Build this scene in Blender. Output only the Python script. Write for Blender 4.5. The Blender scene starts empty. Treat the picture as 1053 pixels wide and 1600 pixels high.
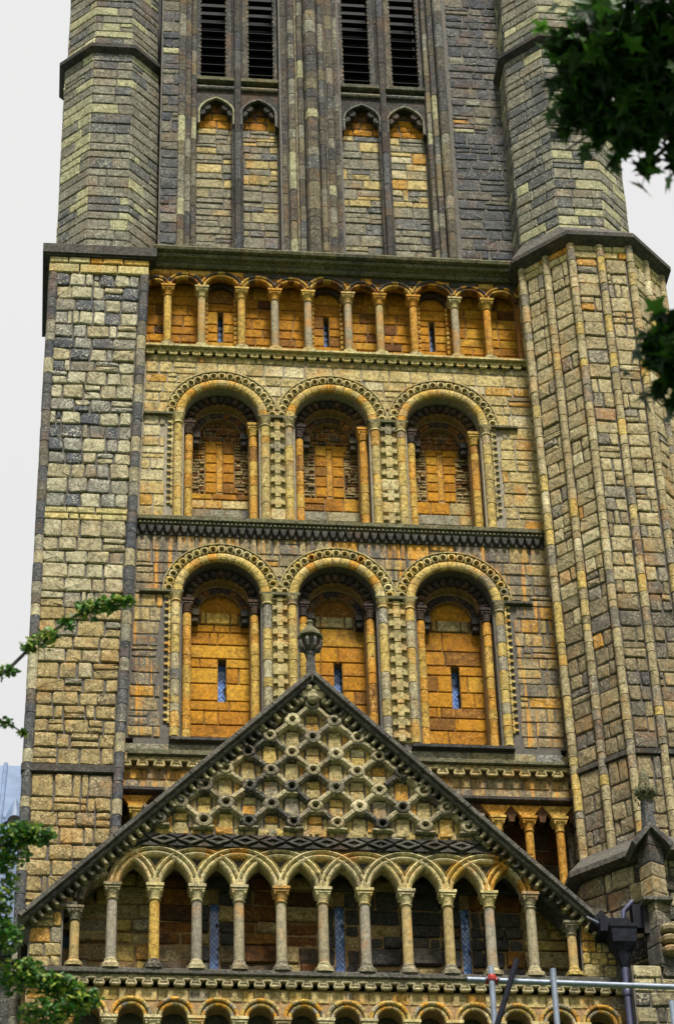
import bpy, math, random
from mathutils import Vector, Matrix, noise
R = random.Random(11)
PI = math.pi
sc = bpy.context.scene
COL = sc.collection

# ------------------------------------------------------------------ camera
def rad(a): return math.radians(a)
PITCH, ROLL, YAW = rad(35.5), rad(1.8), rad(6.8)
fw = Vector((math.sin(YAW)*math.cos(PITCH), math.cos(YAW)*math.cos(PITCH), math.sin(PITCH)))
rt0 = Vector((math.cos(YAW), -math.sin(YAW), 0)); up0 = rt0.cross(fw)
cr, sr = math.cos(ROLL), math.sin(ROLL)
rv = rt0*cr - up0*sr; uv = rt0*sr + up0*cr
cam = bpy.data.cameras.new('camera'); camo = bpy.data.objects.new('camera', cam); COL.objects.link(camo)
M3 = Matrix((rv, uv, -fw)).transposed()
camo.matrix_world = Matrix.Translation((0, -40, 1.6)) @ M3.to_4x4()
cam.sensor_fit = 'VERTICAL'; cam.sensor_height = 36; cam.sensor_width = 24; cam.lens = 90
cam.clip_start = 0.1; cam.clip_end = 5000
cam.dof.use_dof = True; cam.dof.focus_distance = 51; cam.dof.aperture_fstop = 7.1
sc.camera = camo

# ------------------------------------------------------------------ world, sun, exposure
SUN_EL, SUN_AZ = rad(60), rad(5)      # azimuth measured from the camera side towards +X
w = bpy.data.worlds.new('World'); sc.world = w; w.use_nodes = True
nt = w.node_tree; nt.nodes.clear()
wo = nt.nodes.new('ShaderNodeOutputWorld'); bg = nt.nodes.new('ShaderNodeBackground')
sky = nt.nodes.new('ShaderNodeTexSky'); sky.sky_type = 'NISHITA'; sky.sun_disc = False
sky.sun_elevation = SUN_EL; sky.sun_rotation = PI - SUN_AZ; sky.dust_density = 4
mul = nt.nodes.new('ShaderNodeVectorMath'); mul.operation = 'SCALE'; mul.inputs[3].default_value = 0.1
# a closed, even layer of cloud: pale grey, a little brighter overhead as overcast skies are
tc = nt.nodes.new('ShaderNodeTexCoord'); sep = nt.nodes.new('ShaderNodeSeparateXYZ')
mr = nt.nodes.new('ShaderNodeMapRange'); mr.inputs[1].default_value = 0; mr.inputs[2].default_value = 1
mr.inputs[3].default_value = 0.72; mr.inputs[4].default_value = 0.86
cn = nt.nodes.new('ShaderNodeTexNoise'); cn.inputs['Scale'].default_value = 2.2; cn.inputs['Detail'].default_value = 3
cm = nt.nodes.new('ShaderNodeMapRange'); cm.inputs[3].default_value = 0.93; cm.inputs[4].default_value = 1.07
mm = nt.nodes.new('ShaderNodeMath'); mm.operation = 'MULTIPLY'
cc = nt.nodes.new('ShaderNodeVectorMath'); cc.operation = 'SCALE'; cc.inputs[0].default_value = (0.685, 0.675, 0.66)
mx = nt.nodes.new('ShaderNodeMix'); mx.data_type = 'RGBA'; mx.inputs[0].default_value = 0.9
L = nt.links.new
L(tc.outputs['Generated'], sep.inputs[0]); L(sep.outputs[2], mr.inputs[0]); L(tc.outputs['Generated'], cn.inputs[0])
L(cn.outputs[0], cm.inputs[0]); L(mr.outputs[0], mm.inputs[0]); L(cm.outputs[0], mm.inputs[1])
L(mm.outputs[0], cc.inputs[3]); L(sky.outputs[0], mul.inputs[0])
L(mul.outputs[0], mx.inputs[6]); L(cc.outputs[0], mx.inputs[7]); L(mx.outputs[2], bg.inputs[0]); L(bg.outputs[0], wo.inputs[0])
bg.inputs[1].default_value = 1.0
sl = bpy.data.lights.new('sun', 'SUN'); sl.energy = 5.0; sl.angle = rad(12); sl.color = (1, 0.95, 0.86)
so = bpy.data.objects.new('sun', sl); COL.objects.link(so)
sd = Vector((math.sin(SUN_AZ)*math.cos(SUN_EL), -math.cos(SUN_AZ)*math.cos(SUN_EL), math.sin(SUN_EL)))
so.rotation_euler = sd.to_track_quat('Z', 'Y').to_euler(); so.location = (0, -20, 60)
vs = sc.view_settings; vs.view_transform = 'Standard'; vs.look = 'None'; vs.gamma = 1; vs.use_curve_mapping = False
vs.exposure = 0.7

# ------------------------------------------------------------------ materials
def nodes_of(m):
    m.use_nodes = True; t = m.node_tree; t.nodes.clear()
    o = t.nodes.new('ShaderNodeOutputMaterial'); p = t.nodes.new('ShaderNodeBsdfPrincipled')
    t.links.new(p.outputs[0], o.inputs[0]); return t, p

ALB = 0.70
def stone_mat(name, stops, soot=0.3, soot_col=(0.035, 0.034, 0.036), mottle=1.0, ochre=0.15, ochre_col=(0.42, 0.17, 0.015), streak=0.0, bump=0.5, pit=0.6, calm=0.3, fleck=0.55):
    """weathered stone: colour per block, then lichen mottling, pits, soot patches and ochre stains"""
    m = bpy.data.materials.new(name); t, p = nodes_of(m); N = t.nodes.new; K = t.links.new
    def math_(op, a, b=None):
        n = N('ShaderNodeMath'); n.operation = op; n.use_clamp = False
        for i, x in enumerate((a, b)):
            if x is None: continue
            if isinstance(x, (int, float)): n.inputs[i].default_value = x
            else: K(x, n.inputs[i])
        return n.outputs[0]
    def rng(x, a, b, c, d):
        n = N('ShaderNodeMapRange'); K(x, n.inputs[0])
        for i, v in enumerate((a, b, c, d)): n.inputs[i+1].default_value = v
        return n.outputs[0]
    def noise_(scale, det, rough=0.6, vec=None):
        n = N('ShaderNodeTexNoise'); n.inputs['Scale'].default_value = scale; n.inputs['Detail'].default_value = det
        n.inputs['Roughness'].default_value = rough; K(vec or pos, n.inputs[0]); return n.outputs[0]
    def mix(fac, a, b, mode='MIX'):
        n = N('ShaderNodeMix'); n.data_type = 'RGBA'; n.blend_type = mode
        if isinstance(fac, (int, float)): n.inputs[0].default_value = fac
        else: K(fac, n.inputs[0])
        for i, x in ((6, a), (7, b)):
            if isinstance(x, tuple): n.inputs[i].default_value = (*x, 1)
            else: K(x, n.inputs[i])
        return n.outputs[2]
    pos = N('ShaderNodeNewGeometry').outputs['Position']
    at = N('ShaderNodeAttribute'); at.attribute_name = 'rnd'
    r1 = math_('FRACT', math_('ADD', N('ShaderNodeObjectInfo').outputs['Random'], at.outputs['Fac']))
    cr_ = N('ShaderNodeValToRGB'); cr_.color_ramp.interpolation = 'CONSTANT'; e = cr_.color_ramp.elements
    stops = sorted(((w_, tuple(x*ALB for x in c)) for w_, c in stops), key=lambda q: sum(q[1])); acc = 0; tot = sum(s[0] for s in stops)
    for i, (wt, c) in enumerate(stops):
        el = e[i] if i < 2 else e.new(acc)
        el.position = acc; el.color = (*c, 1); acc += wt/tot
    # neighbouring blocks lean the same way: beds of one quarry, one age of soot
    nl = N('ShaderNodeTexNoise'); nl.inputs['Scale'].default_value = 0.55; nl.inputs['Detail'].default_value = 2; K(N('ShaderNodeObjectInfo').outputs['Location'], nl.inputs[0])
    pick = math_('ADD', math_('MULTIPLY', r1, 0.66), math_('MULTIPLY', rng(nl.outputs[0], 0.3, 0.7, 0, 1), 0.34))
    K(pick, cr_.inputs[0]); col = cr_.outputs[0]
    r2 = math_('FRACT', math_('MULTIPLY', r1, 37.7)); r3 = math_('FRACT', math_('MULTIPLY', r1, 91.3))
    # block to block value shift
    mean = tuple(sum(w_*c[i] for w_, c in stops)/tot for i in range(3)); col = mix(calm, col, mean)
    v = rng(r2, 0, 1, 0.84, 1.16)
    hsv = N('ShaderNodeHueSaturation'); K(col, hsv.inputs['Color']); K(v, hsv.inputs['Value']); col = hsv.outputs[0]
    # mottling (lichen and tool marks)
    n1 = noise_(13, 6, 0.72); n2 = noise_(42, 4, 0.7)
    mot = math_('ADD', math_('MULTIPLY', n1, 0.6), math_('MULTIPLY', n2, 0.4))
    mv = rng(mot, 0.39, 0.62, 1-0.62*mottle, 1+0.62*mottle)
    hs2 = N('ShaderNodeHueSaturation'); K(col, hs2.inputs['Color']); K(mv, hs2.inputs['Value']); col = hs2.outputs[0]
    # pale lichen flecks
    n8 = noise_(27, 3, 0.6); n9 = noise_(3.1, 3, 0.6)
    ff = math_('MULTIPLY', rng(math_('ADD', math_('MULTIPLY', n8, 0.7), math_('MULTIPLY', n9, 0.3)), 0.53, 0.62, 0, 1), fleck); n = N('ShaderNodeClamp'); K(ff, n.inputs[0])
    col = mix(n.outputs[0], col, tuple(min(.75, c*2.1+.06) for c in mean))
    # ochre staining
    n3 = noise_(1.7, 5, 0.65)
    fo = math_('MULTIPLY', rng(math_('ADD', n3, math_('MULTIPLY', r3, 0.07)), 0.56, 0.74, 0, 1), ochre*3)
    n = N('ShaderNodeClamp'); K(fo, n.inputs[0]); col = mix(n.outputs[0], col, ochre_col)
    # soot
    n4 = noise_(0.9, 7, 0.7); n5 = noise_(6, 5, 0.7)
    fs = math_('ADD', math_('MULTIPLY', n4, 0.55), math_('ADD', math_('MULTIPLY', n5, 0.35), math_('MULTIPLY', r2, 0.16)))
    fs = math_('MULTIPLY', rng(fs, 0.66-0.28*soot, 0.84-0.28*soot, 0, 1), min(1, 0.45+soot*0.6))
    n = N('ShaderNodeClamp'); K(fs, n.inputs[0]); n.inputs[2].default_value = 0.93; col = mix(n.outputs[0], col, soot_col)
    # rain streaks
    if streak:
        mp = N('ShaderNodeMapping'); mp.inputs['Scale'].default_value = (5, 5, 0.35); K(pos, mp.inputs[0])
        n6 = noise_(1.6, 4, 0.6, mp.outputs[0])
        f6 = math_('MULTIPLY', rng(n6, 0.5, 0.68, 0, 1), streak); n = N('ShaderNodeClamp'); K(f6, n.inputs[0])
        col = mix(n.outputs[0], col, (0.05, 0.05, 0.055))
        mp2 = N('ShaderNodeMapping'); mp2.inputs['Scale'].default_value = (6, 6, 0.4); mp2.inputs['Location'].default_value = (7, 3, 1); K(pos, mp2.inputs[0])
        n7 = noise_(1.6, 4, 0.6, mp2.outputs[0])
        f7 = math_('MULTIPLY', rng(n7, 0.55, 0.66, 0, 1), streak); n = N('ShaderNodeClamp'); K(f7, n.inputs[0])
        col = mix(n.outputs[0], col, (0.55, 0.25, 0.03))
    # pits
    vo = N('ShaderNodeTexVoronoi'); vo.inputs['Scale'].default_value = 27; K(pos, vo.inputs[0])
    fp = math_('MULTIPLY', rng(math_('ADD', vo.outputs[0], math_('MULTIPLY', n1, 0.55)), 0.40, 0.56, 1, 0), pit)
    n = N('ShaderNodeClamp'); K(fp, n.inputs[0]); col = mix(n.outputs[0], col, mix(0.8, col, (0.03, 0.028, 0.022)))
    K(col, p.inputs['Base Color']); p.inputs['Roughness'].default_value = 0.93
    p.inputs['Specular IOR Level'].default_value = 0.2
    b = N('ShaderNodeBump'); b.inputs['Strength'].default_value = bump; b.inputs['Distance'].default_value = 0.03
    K(math_('SUBTRACT', mot, math_('MULTIPLY', fp, 0.4)), b.inputs['Height']); K(b.outputs[0], p.inputs['Normal'])
    return m

def plain_mat(name, c, rough=0.8, metal=0.0, var=0.35, scale=8, bump=0.2, spec=0.3, c2=None):
    m = bpy.data.materials.new(name); t, p = nodes_of(m); N = t.nodes.new; K = t.links.new
    g = N('ShaderNodeNewGeometry'); n = N('ShaderNodeTexNoise'); n.inputs['Scale'].default_value = scale; n.inputs['Detail'].default_value = 6
    n.inputs['Roughness'].default_value = 0.65
    K(g.outputs['Position'], n.inputs[0])
    r = N('ShaderNodeValToRGB'); a, b = r.color_ramp.elements; a.position = 0.34; b.position = 0.66
    d = c2 or tuple(x*(1+var) for x in c)
    a.color = (*[x*(1-var) for x in c], 1); b.color = (*d, 1)
    K(n.outputs[0], r.inputs[0]); K(r.outputs[0], p.inputs['Base Color'])
    p.inputs['Roughness'].default_value = rough; p.inputs['Metallic'].default_value = metal; p.inputs['Specular IOR Level'].default_value = spec
    bp = N('ShaderNodeBump'); bp.inputs['Strength'].default_value = bump; bp.inputs['Distance'].default_value = 0.01
    K(n.outputs[0], bp.inputs['Height']); K(bp.outputs[0], p.inputs['Normal'])
    return m

M = {}
SLATE = (0.10, 0.10, 0.105); BUFF = (0.36, 0.30, 0.165); PALE = (0.56, 0.50, 0.31); GREY = (0.25, 0.235, 0.19); OCH = (0.48, 0.24, 0.035); TAN = (0.30, 0.22, 0.11)
BLUE = (0.075, 0.085, 0.105)
M['buttress'] = stone_mat('lichened_buff_stone', [(4, (0.36, 0.31, 0.175)), (2.4, (0.44, 0.40, 0.25)), (2.4, (0.20, 0.19, 0.155)), (2.2, BLUE), (1.0, PALE)], soot=0.3, ochre=0.06, pit=0.8, fleck=.6)
M['buttress_d'] = stone_mat('sooty_grey_buttress_stone', [(3.0, (0.42, 0.39, 0.25)), (2.2, (0.24, 0.235, 0.195)), (3.4, BLUE), (1.8, (0.60, 0.56, 0.38))], soot=0.36, soot_col=(0.03, 0.035, 0.045), ochre=0.02, pit=0.8, calm=.08, fleck=.7)
M['buttress_l'] = stone_mat('tan_buttress_stone', [(4, (0.31, 0.235, 0.10)), (3, (0.36, 0.28, 0.13)), (1.6, (0.17, 0.145, 0.10)), (0.5, PALE)], soot=0.26, ochre=0.10, pit=0.8, fleck=.65)
M['turret_l'] = stone_mat('brown_grey_turret_stone', [(4, (0.20, 0.16, 0.09)), (2.4, (0.28, 0.225, 0.12)), (2.4, (0.12, 0.108, 0.09)), (1.8, (0.068, 0.068, 0.073)), (1.5, (0.58, 0.51, 0.30)), (0.15, OCH)], soot=0.34, ochre=0.10, pit=0.65, calm=.12)
M['turret'] = stone_mat('weathered_turret_stone', [(4, (0.33, 0.27, 0.14)), (3, (0.41, 0.345, 0.185)), (2.8, (0.19, 0.172, 0.135)), (1.6, (0.09, 0.09, 0.095)), (1.8, (0.62, 0.55, 0.33)), (0.12, OCH)], soot=0.28, ochre=0.12, pit=0.7, calm=.15)
M['gold'] = stone_mat('golden_limestone', [(3, (0.48, 0.38, 0.155)), (3, (0.36, 0.28, 0.115)), (2.6, (0.50, 0.44, 0.26)), (0.45, (0.48, 0.25, 0.03)), (2.6, (0.19, 0.17, 0.125))], soot=0.26, ochre=0.16, pit=0.65, calm=.15)
M['streaky'] = stone_mat('streaked_golden_limestone', [(3, (0.42, 0.31, 0.115)), (2.4, (0.29, 0.235, 0.13)), (2.6, (0.16, 0.148, 0.118)), (0.8, (0.50, 0.25, 0.025))], soot=0.32, ochre=0.16, streak=0.75, pit=0.65, calm=.15)
M['orange'] = stone_mat('ochre_stained_ashlar', [(3, (0.48, 0.215, 0.012)), (2.2, (0.38, 0.155, 0.010)), (2.2, (0.52, 0.28, 0.025)), (1.8, (0.20, 0.085, 0.014)), (0.8, (0.50, 0.35, 0.11))], soot=0.42, soot_col=(0.045, 0.022, 0.010), ochre=0.15, ochre_col=(0.50, 0.24, 0.012), mottle=0.8, pit=0.5, bump=0.35, calm=.1, fleck=0.3)
M['brown'] = stone_mat('stain_and_shade_rubble', [(3, (0.17, 0.065, 0.013)), (2, (0.09, 0.045, 0.018)), (2, (0.30, 0.135, 0.022)), (1, (0.11, 0.088, 0.06))], soot=0.55, soot_col=(0.018, 0.012, 0.009), ochre=0.12, pit=0.75, fleck=0.4, calm=.1)  # stained stone, darkened further so its colour carries the shade of deep recesses
M['rubble'] = stone_mat('tawny_rubble', [(3, (0.34, 0.25, 0.105)), (2, (0.23, 0.175, 0.09)), (2, (0.42, 0.32, 0.14)), (1, (0.11, 0.09, 0.06))], soot=0.4, soot_col=(0.025, 0.018, 0.012), ochre=0.15, pit=0.7, calm=.1)
M['grey'] = stone_mat('grey_belfry_stone', [(4, (0.088, 0.092, 0.098)), (3, (0.058, 0.066, 0.082)), (2, (0.15, 0.135, 0.10)), (0.9, (0.54, 0.47, 0.25)), (0.2, OCH)], soot=0.42, soot_col=(0.022, 0.025, 0.032), ochre=0.05, pit=0.55, calm=.1)
M['jamb'] = stone_mat('dark_brown_jamb_stone', [(3, (0.10, 0.088, 0.065)), (3, (0.06, 0.06, 0.062)), (1.6, (0.19, 0.165, 0.10)), (0.7, (0.56, 0.48, 0.25))], soot=0.42, soot_col=(0.02, 0.022, 0.027), ochre=0.05, pit=0.55, calm=.1)
M['panelstone'] = stone_mat('pale_grey_panel_stone', [(4, (0.22, 0.205, 0.145)), (3, (0.145, 0.15, 0.15)), (2, (0.33, 0.285, 0.155)), (0.6, PALE)], soot=0.26, soot_col=(0.035, 0.04, 0.05), ochre=0.08, pit=0.55, calm=.12)
M['uturret'] = stone_mat('banded_turret_stone', [(3.0, (0.085, 0.09, 0.10)), (4, (0.19, 0.18, 0.14)), (1.8, (0.40, 0.39, 0.22)), (1.0, (0.64, 0.61, 0.36))], soot=0.3, soot_col=(0.03, 0.036, 0.045), ochre=0.04, pit=0.55, calm=.16)
M['soot'] = stone_mat('soot_and_shade_stone', [(3, (0.045, 0.043, 0.042)), (2, (0.075, 0.07, 0.06)), (1, (0.13, 0.105, 0.06))], soot=0.45, soot_col=(0.016, 0.017, 0.02), ochre=0.03, pit=0.5, fleck=0.4)  # real soot on strings and ledges; painted shade in gable bays and spandrel gaps
M['soot_shade_arch'] = stone_mat('soot_and_shade_carving', [(3, (0.040, 0.032, 0.032)), (2, (0.075, 0.048, 0.030)), (1, (0.15, 0.08, 0.025))], soot=0.5, soot_col=(0.014, 0.013, 0.016), ochre=0.04, pit=0.5, fleck=0.4)  # soot plus the shade of the recessed orders, both put into the colour
M['carved'] = stone_mat('carved_pale_limestone', [(3, (0.45, 0.37, 0.155)), (2, (0.37, 0.30, 0.135)), (1.2, (0.20, 0.18, 0.125)), (1.2, (0.58, 0.51, 0.27))], soot=0.28, ochre=0.16, pit=0.7, calm=.15)
M['shaft'] = stone_mat('drum_limestone', [(3, (0.48, 0.355, 0.10)), (2, (0.42, 0.325, 0.125)), (1.0, (0.23, 0.205, 0.145)), (.6, OCH), (1, (0.58, 0.50, 0.25))], soot=0.24, ochre=0.2, pit=0.6, calm=.15)
M['oshaft'] = stone_mat('ochre_drum_stone', [(3, (0.50, 0.245, 0.03)), (3, (0.50, 0.33, 0.07)), (1, (0.24, 0.105, 0.02)), (1, (0.46, 0.36, 0.14))], soot=0.32, soot_col=(0.035, 0.02, 0.014), ochre=0.2, pit=0.55, calm=.1)
M['column'] = stone_mat('smooth_column_stone', [(3, (0.34, 0.295, 0.19)), (1.4, (0.42, 0.30, 0.10)), (2.4, (0.28, 0.26, 0.215))], soot=0.24, ochre=0.2, mottle=0.7, pit=0.35, bump=0.25, fleck=0.2)
M['gable'] = stone_mat('gable_lattice_stone', [(3, (0.42, 0.365, 0.21)), (2, (0.22, 0.195, 0.135)), (2.4, (0.065, 0.062, 0.058)), (1.6, (0.60, 0.53, 0.31))], soot=0.58, soot_col=(0.02, 0.019, 0.018), ochre=0.06, pit=0.7, calm=.05, bump=.7)
M['cell'] = stone_mat('gable_block_stone', [(3, (0.36, 0.29, 0.13)), (2, (0.25, 0.225, 0.16)), (2, (0.46, 0.33, 0.09)), (1, (0.50, 0.44, 0.25)), (0.7, OCH)], soot=0.42, soot_col=(0.025, 0.022, 0.018), ochre=0.18, pit=0.7, calm=.08)
M['interlace'] = stone_mat('cream_arcade_stone', [(3, (0.55, 0.46, 0.21)), (2, (0.50, 0.44, 0.25)), (1.4, (0.28, 0.235, 0.13)), (0.5, OCH)], soot=0.3, ochre=0.2, pit=0.6, calm=.15)
M['coping'] = stone_mat('dark_coping_stone', [(3, (0.10, 0.094, 0.078)), (2, (0.065, 0.063, 0.06)), (1, (0.19, 0.17, 0.115))], soot=0.42, soot_col=(0.018, 0.018, 0.02), ochre=0.0, pit=0.65, fleck=0.5)
M['cornice'] = stone_mat('lichened_cornice_stone', [(3, (0.12, 0.115, 0.06)), (2, (0.085, 0.085, 0.068)), (1, (0.21, 0.20, 0.09))], soot=0.4, soot_col=(0.018, 0.02, 0.02), ochre=0.03, pit=0.45)
M['string'] = stone_mat('pale_string_stone', [(3, (0.52, 0.44, 0.18)), (2, (0.44, 0.385, 0.19)), (1, (0.32, 0.28, 0.14))], soot=0.2, ochre=0.14, pit=0.5)
M['mortar'] = plain_mat('grey_mortar', (0.075, 0.068, 0.056), var=0.4, scale=14)
M['mortar_l'] = plain_mat('pale_mortar', (0.20, 0.175, 0.125), var=0.35, scale=14)
M['mortar_o'] = plain_mat('stained_mortar', (0.22, 0.14, 0.06), var=0.4, scale=14)
M['dark'] = plain_mat('dark_interior', (0.012, 0.011, 0.011), var=0.3)
M['louvre'] = plain_mat('weathered_louvre_board', (0.009, 0.012, 0.012), rough=0.8, var=0.4, scale=10)
M['lead'] = plain_mat('blue_grey_lead', (0.13, 0.19, 0.31), rough=0.5, metal=0.0, var=0.22, scale=1.6, spec=0.5)
M['leadlight'] = plain_mat('lead_cames', (0.02, 0.021, 0.024), rough=0.6)
M['pipe'] = plain_mat('blue_painted_iron', (0.028, 0.032, 0.075), rough=0.5, var=0.4, scale=9, spec=0.5)
M['iron'] = plain_mat('black_iron', (0.010, 0.011, 0.017), rough=0.75, var=.4, scale=12, bump=.4, spec=.08)
M['steel'] = plain_mat('galvanised_steel', (0.17, 0.20, 0.25), rough=0.5, metal=0.35, var=0.2, scale=20)
M['red'] = plain_mat('red_clamp_paint', (0.26, 0.018, 0.014), rough=0.5, var=0.3)
M['moss'] = plain_mat('moss_growth', (0.03, 0.05, 0.02), var=0.6, scale=20, bump=0.8)
M['bark'] = plain_mat('bark', (0.06, 0.05, 0.04), var=0.5, scale=22, bump=0.8)
M['grass'] = plain_mat('mown_grass', (0.045, 0.075, 0.022), var=0.4, scale=3)
def glass_mat():
    m = bpy.data.materials.new('blue_leaded_glass'); t, p = nodes_of(m); N = t.nodes.new; K = t.links.new
    oi = N('ShaderNodeObjectInfo'); r = N('ShaderNodeValToRGB'); a, b = r.color_ramp.elements
    a.color = (0.06, 0.13, 0.38, 1); b.color = (0.17, 0.29, 0.58, 1); K(oi.outputs['Random'], r.inputs[0]); K(r.outputs[0], p.inputs['Base Color'])
    p.inputs['Roughness'].default_value = 0.12; p.inputs['Specular IOR Level'].default_value = 0.7
    g = N('ShaderNodeNewGeometry'); n = N('ShaderNodeTexNoise'); n.inputs['Scale'].default_value = 9; K(g.outputs['Position'], n.inputs[0])
    bp = N('ShaderNodeBump'); bp.inputs['Strength'].default_value = 0.25; K(n.outputs[0], bp.inputs['Height']); K(bp.outputs[0], p.inputs['Normal'])
    return m
M['glass'] = glass_mat()
def leaf_mat(name, c1, c2, c3, trans):
    m = bpy.data.materials.new(name); t, p = nodes_of(m); N = t.nodes.new; K = t.links.new
    oi = N('ShaderNodeObjectInfo'); at = N('ShaderNodeAttribute'); at.attribute_name = 'rnd'
    ad = N('ShaderNodeMath'); K(oi.outputs['Random'], ad.inputs[0]); K(at.outputs['Fac'], ad.inputs[1])
    fr = N('ShaderNodeMath'); fr.operation = 'FRACT'; K(ad.outputs[0], fr.inputs[0])
    r = N('ShaderNodeValToRGB'); e = r.color_ramp.elements; e[0].color = (*c1, 1); e[1].color = (*c3, 1); x = e.new(0.6); x.color = (*c2, 1)
    K(fr.outputs[0], r.inputs[0]); K(r.outputs[0], p.inputs['Base Color']); p.inputs['Roughness'].default_value = 0.5
    tr = N('ShaderNodeBsdfTranslucent'); K(r.outputs[0], tr.inputs[0]); mx_ = N('ShaderNodeMixShader'); mx_.inputs[0].default_value = trans
    o = [n for n in t.nodes if n.type == 'OUTPUT_MATERIAL'][0]
    K(p.outputs[0], mx_.inputs[1]); K(tr.outputs[0], mx_.inputs[2]); K(mx_.outputs[0], o.inputs[0])
    return m
M['maple'] = leaf_mat('dark_maple_leaf', (0.006, 0.018, 0.004), (0.018, 0.06, 0.006), (0.06, 0.17, 0.015), 0.4)
M['leafl'] = leaf_mat('small_green_leaf', (0.012, 0.06, 0.012), (0.06, 0.19, 0.025), (0.38, 0.44, 0.06), 0.35)

# ------------------------------------------------------------------ object helpers
WL = {}
def thing(name, loc, label, cat, group=None):
    o = bpy.data.objects.new(name, None); COL.objects.link(o); o.location = loc; WL[o.name] = Vector(loc)
    o['label'] = label; o['category'] = cat
    if group: o['group'] = group
    return o
def mk(name, V, F, mat, parent=None, smooth=False, mesh=None, rnd=None):
    """link verts given in world metres as one mesh object, its origin at its own middle"""
    xs = [v[0] for v in V]; ys = [v[1] for v in V]; zs = [v[2] for v in V]
    c = Vector(((min(xs)+max(xs))/2, (min(ys)+max(ys))/2, min(zs) if parent is None else (min(zs)+max(zs))/2))
    me = bpy.data.meshes.new(name)
    me.from_pydata([(v[0]-c.x, v[1]-c.y, v[2]-c.z) for v in V], [], F)
    mats = mat if isinstance(mat, list) else [mat]
    for m_ in mats: me.materials.append(m_)
    if smooth:
        for p in me.polygons: p.use_smooth = True
        me.set_sharp_from_angle(angle=rad(42))
    if rnd is not None:
        a = me.attributes.new('rnd', 'FLOAT', 'FACE'); a.data.foreach_set('value', rnd)
    o = bpy.data.objects.new(name, me); COL.objects.link(o)
    if parent: o.parent = parent; o.location = c - WL[parent.name]
    else: o.location = c
    WL[o.name] = c
    return o
def tag(o, label, cat, group=None):
    o['label'] = label; o['category'] = cat
    if group: o['group'] = group
    return o
QUEUE = {}
def put(th, parent, name, V, F, mat, smooth=False, size=None):
    """a repeated piece: waits until every piece of its thing is known, then the 300 largest become objects"""
    if size is None:
        xs = [v[0] for v in V]; zs = [v[2] for v in V]; size = (max(xs)-min(xs))*(max(zs)-min(zs))
    QUEUE.setdefault((th.name, name), []).append((size, parent, V, F, mat, smooth))
def flush():
    for (tn, name), items in QUEUE.items():
        items.sort(key=lambda i: -i[0])
        for s, par, V, F, mat, sm in items[:300]:
            mk(name, V, F, mat, par, sm)
        rest = items[300:]
        if rest:
            mats = []; V2 = []; F2 = []; mi = []; rn = []; sm = rest[0][5]
            for s, par, V, F, mat, _ in rest:
                if mat not in mats: mats.append(mat)
                b = len(V2); V2 += V; F2 += [tuple(i+b for i in f) for f in F]; r = R.random()
                rn += [r]*len(F); mi += [mats.index(mat)]*len(F)
            o = mk(name, V2, F2, mats, bpy.data.objects[tn], sm, rnd=rn)
            o.data.polygons.foreach_set('material_index', mi); o['kind'] = 'stuff'

class Frame:
    """a wall face: u along it, v = height, d outwards; may taper from bottom to top"""
    def __init__(s, A0, B0, A1=None, B1=None, z0=0, z1=1):
        s.A0, s.B0 = Vector((*A0, 0)), Vector((*B0, 0)); s.A1 = Vector((*(A1 or A0), 0)); s.B1 = Vector((*(B1 or B0), 0)); s.z0, s.z1 = z0, z1
        s.W = (s.B0-s.A0).length; t = (s.B0-s.A0).normalized(); s.n = Vector((t.y, -t.x, 0))
    def __call__(s, u, v, d=0.0):
        f = (v-s.z0)/(s.z1-s.z0) if s.z1 != s.z0 else 0
        A = s.A0.lerp(s.A1, f); B = s.B0.lerp(s.B1, f)
        p = A + (B-A)*(u/s.W) + s.n*d
        return (p.x, p.y, v)
def XF(y):                                          # frame whose u is world X, at depth y
    return Frame((0, y), (1, y))

class B:
    """collects faces of one mesh"""
    def __init__(s): s.V = []; s.F = []
    def add(s, V, F):
        b = len(s.V); s.V += V; s.F += [tuple(i+b for i in f) for f in F]; return s
    def mk(s, name, mat, parent=None, smooth=False): return mk(name, s.V, s.F, mat, parent, smooth)
    def put(s, th, par, name, mat, smooth=False, size=None): put(th, par, name, s.V, s.F, mat, smooth, size)

def prism(poly, f, d0, d1, ch=0.0, jit=0.0):
    """polygon in (u,v), anticlockwise seen from outside, pulled from d0 to d1, front edge chamfered"""
    n = len(poly); V = [f(u, v, d0) for u, v in poly]
    a = sum(poly[i][0]*poly[(i+1) % n][1]-poly[(i+1) % n][0]*poly[i][1] for i in range(n))
    if a < 0: poly = poly[::-1]; V = V[::-1]
    if ch:
        V += [f(u, v, d1-ch) for u, v in poly]; ins = []
        for i in range(n):
            p, q, r = poly[i-1], poly[i], poly[(i+1) % n]
            e1 = Vector((q[0]-p[0], q[1]-p[1])); e2 = Vector((r[0]-q[0], r[1]-q[1]))
            if e1.length < 1e-6 or e2.length < 1e-6: ins.append(q); continue
            e1.normalize(); e2.normalize(); b = Vector((-e1.y-e2.y, e1.x+e2.x))
            if b.length < 1e-4: b = Vector((-e1.y, e1.x))
            b.normalize(); ins.append((q[0]+b.x*ch, q[1]+b.y*ch))
        V += [f(u, v, d1+R.uniform(-jit, jit)) for u, v in ins]
    else:
        V += [f(u, v, d1) for u, v in poly]
    rings = len(V)//n; F = []
    for k in range(rings-1):
        for i in range(n):
            j = (i+1) % n; F.append((k*n+i, k*n+j, (k+1)*n+j, (k+1)*n+i))
    F.append(tuple((rings-1)*n+i for i in range(n))); F.append(tuple(range(n))[::-1])
    return V, F
def box(f, u0, u1, v0, v1, d0, d1, ch=0.0): return prism([(u0, v0), (u1, v0), (u1, v1), (u0, v1)], f, d0, d1, ch)
def wbox(x0, x1, y0, y1, z0, z1): return box(XF(y0), x0, x1, z0, z1, y0-y1, 0)
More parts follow.
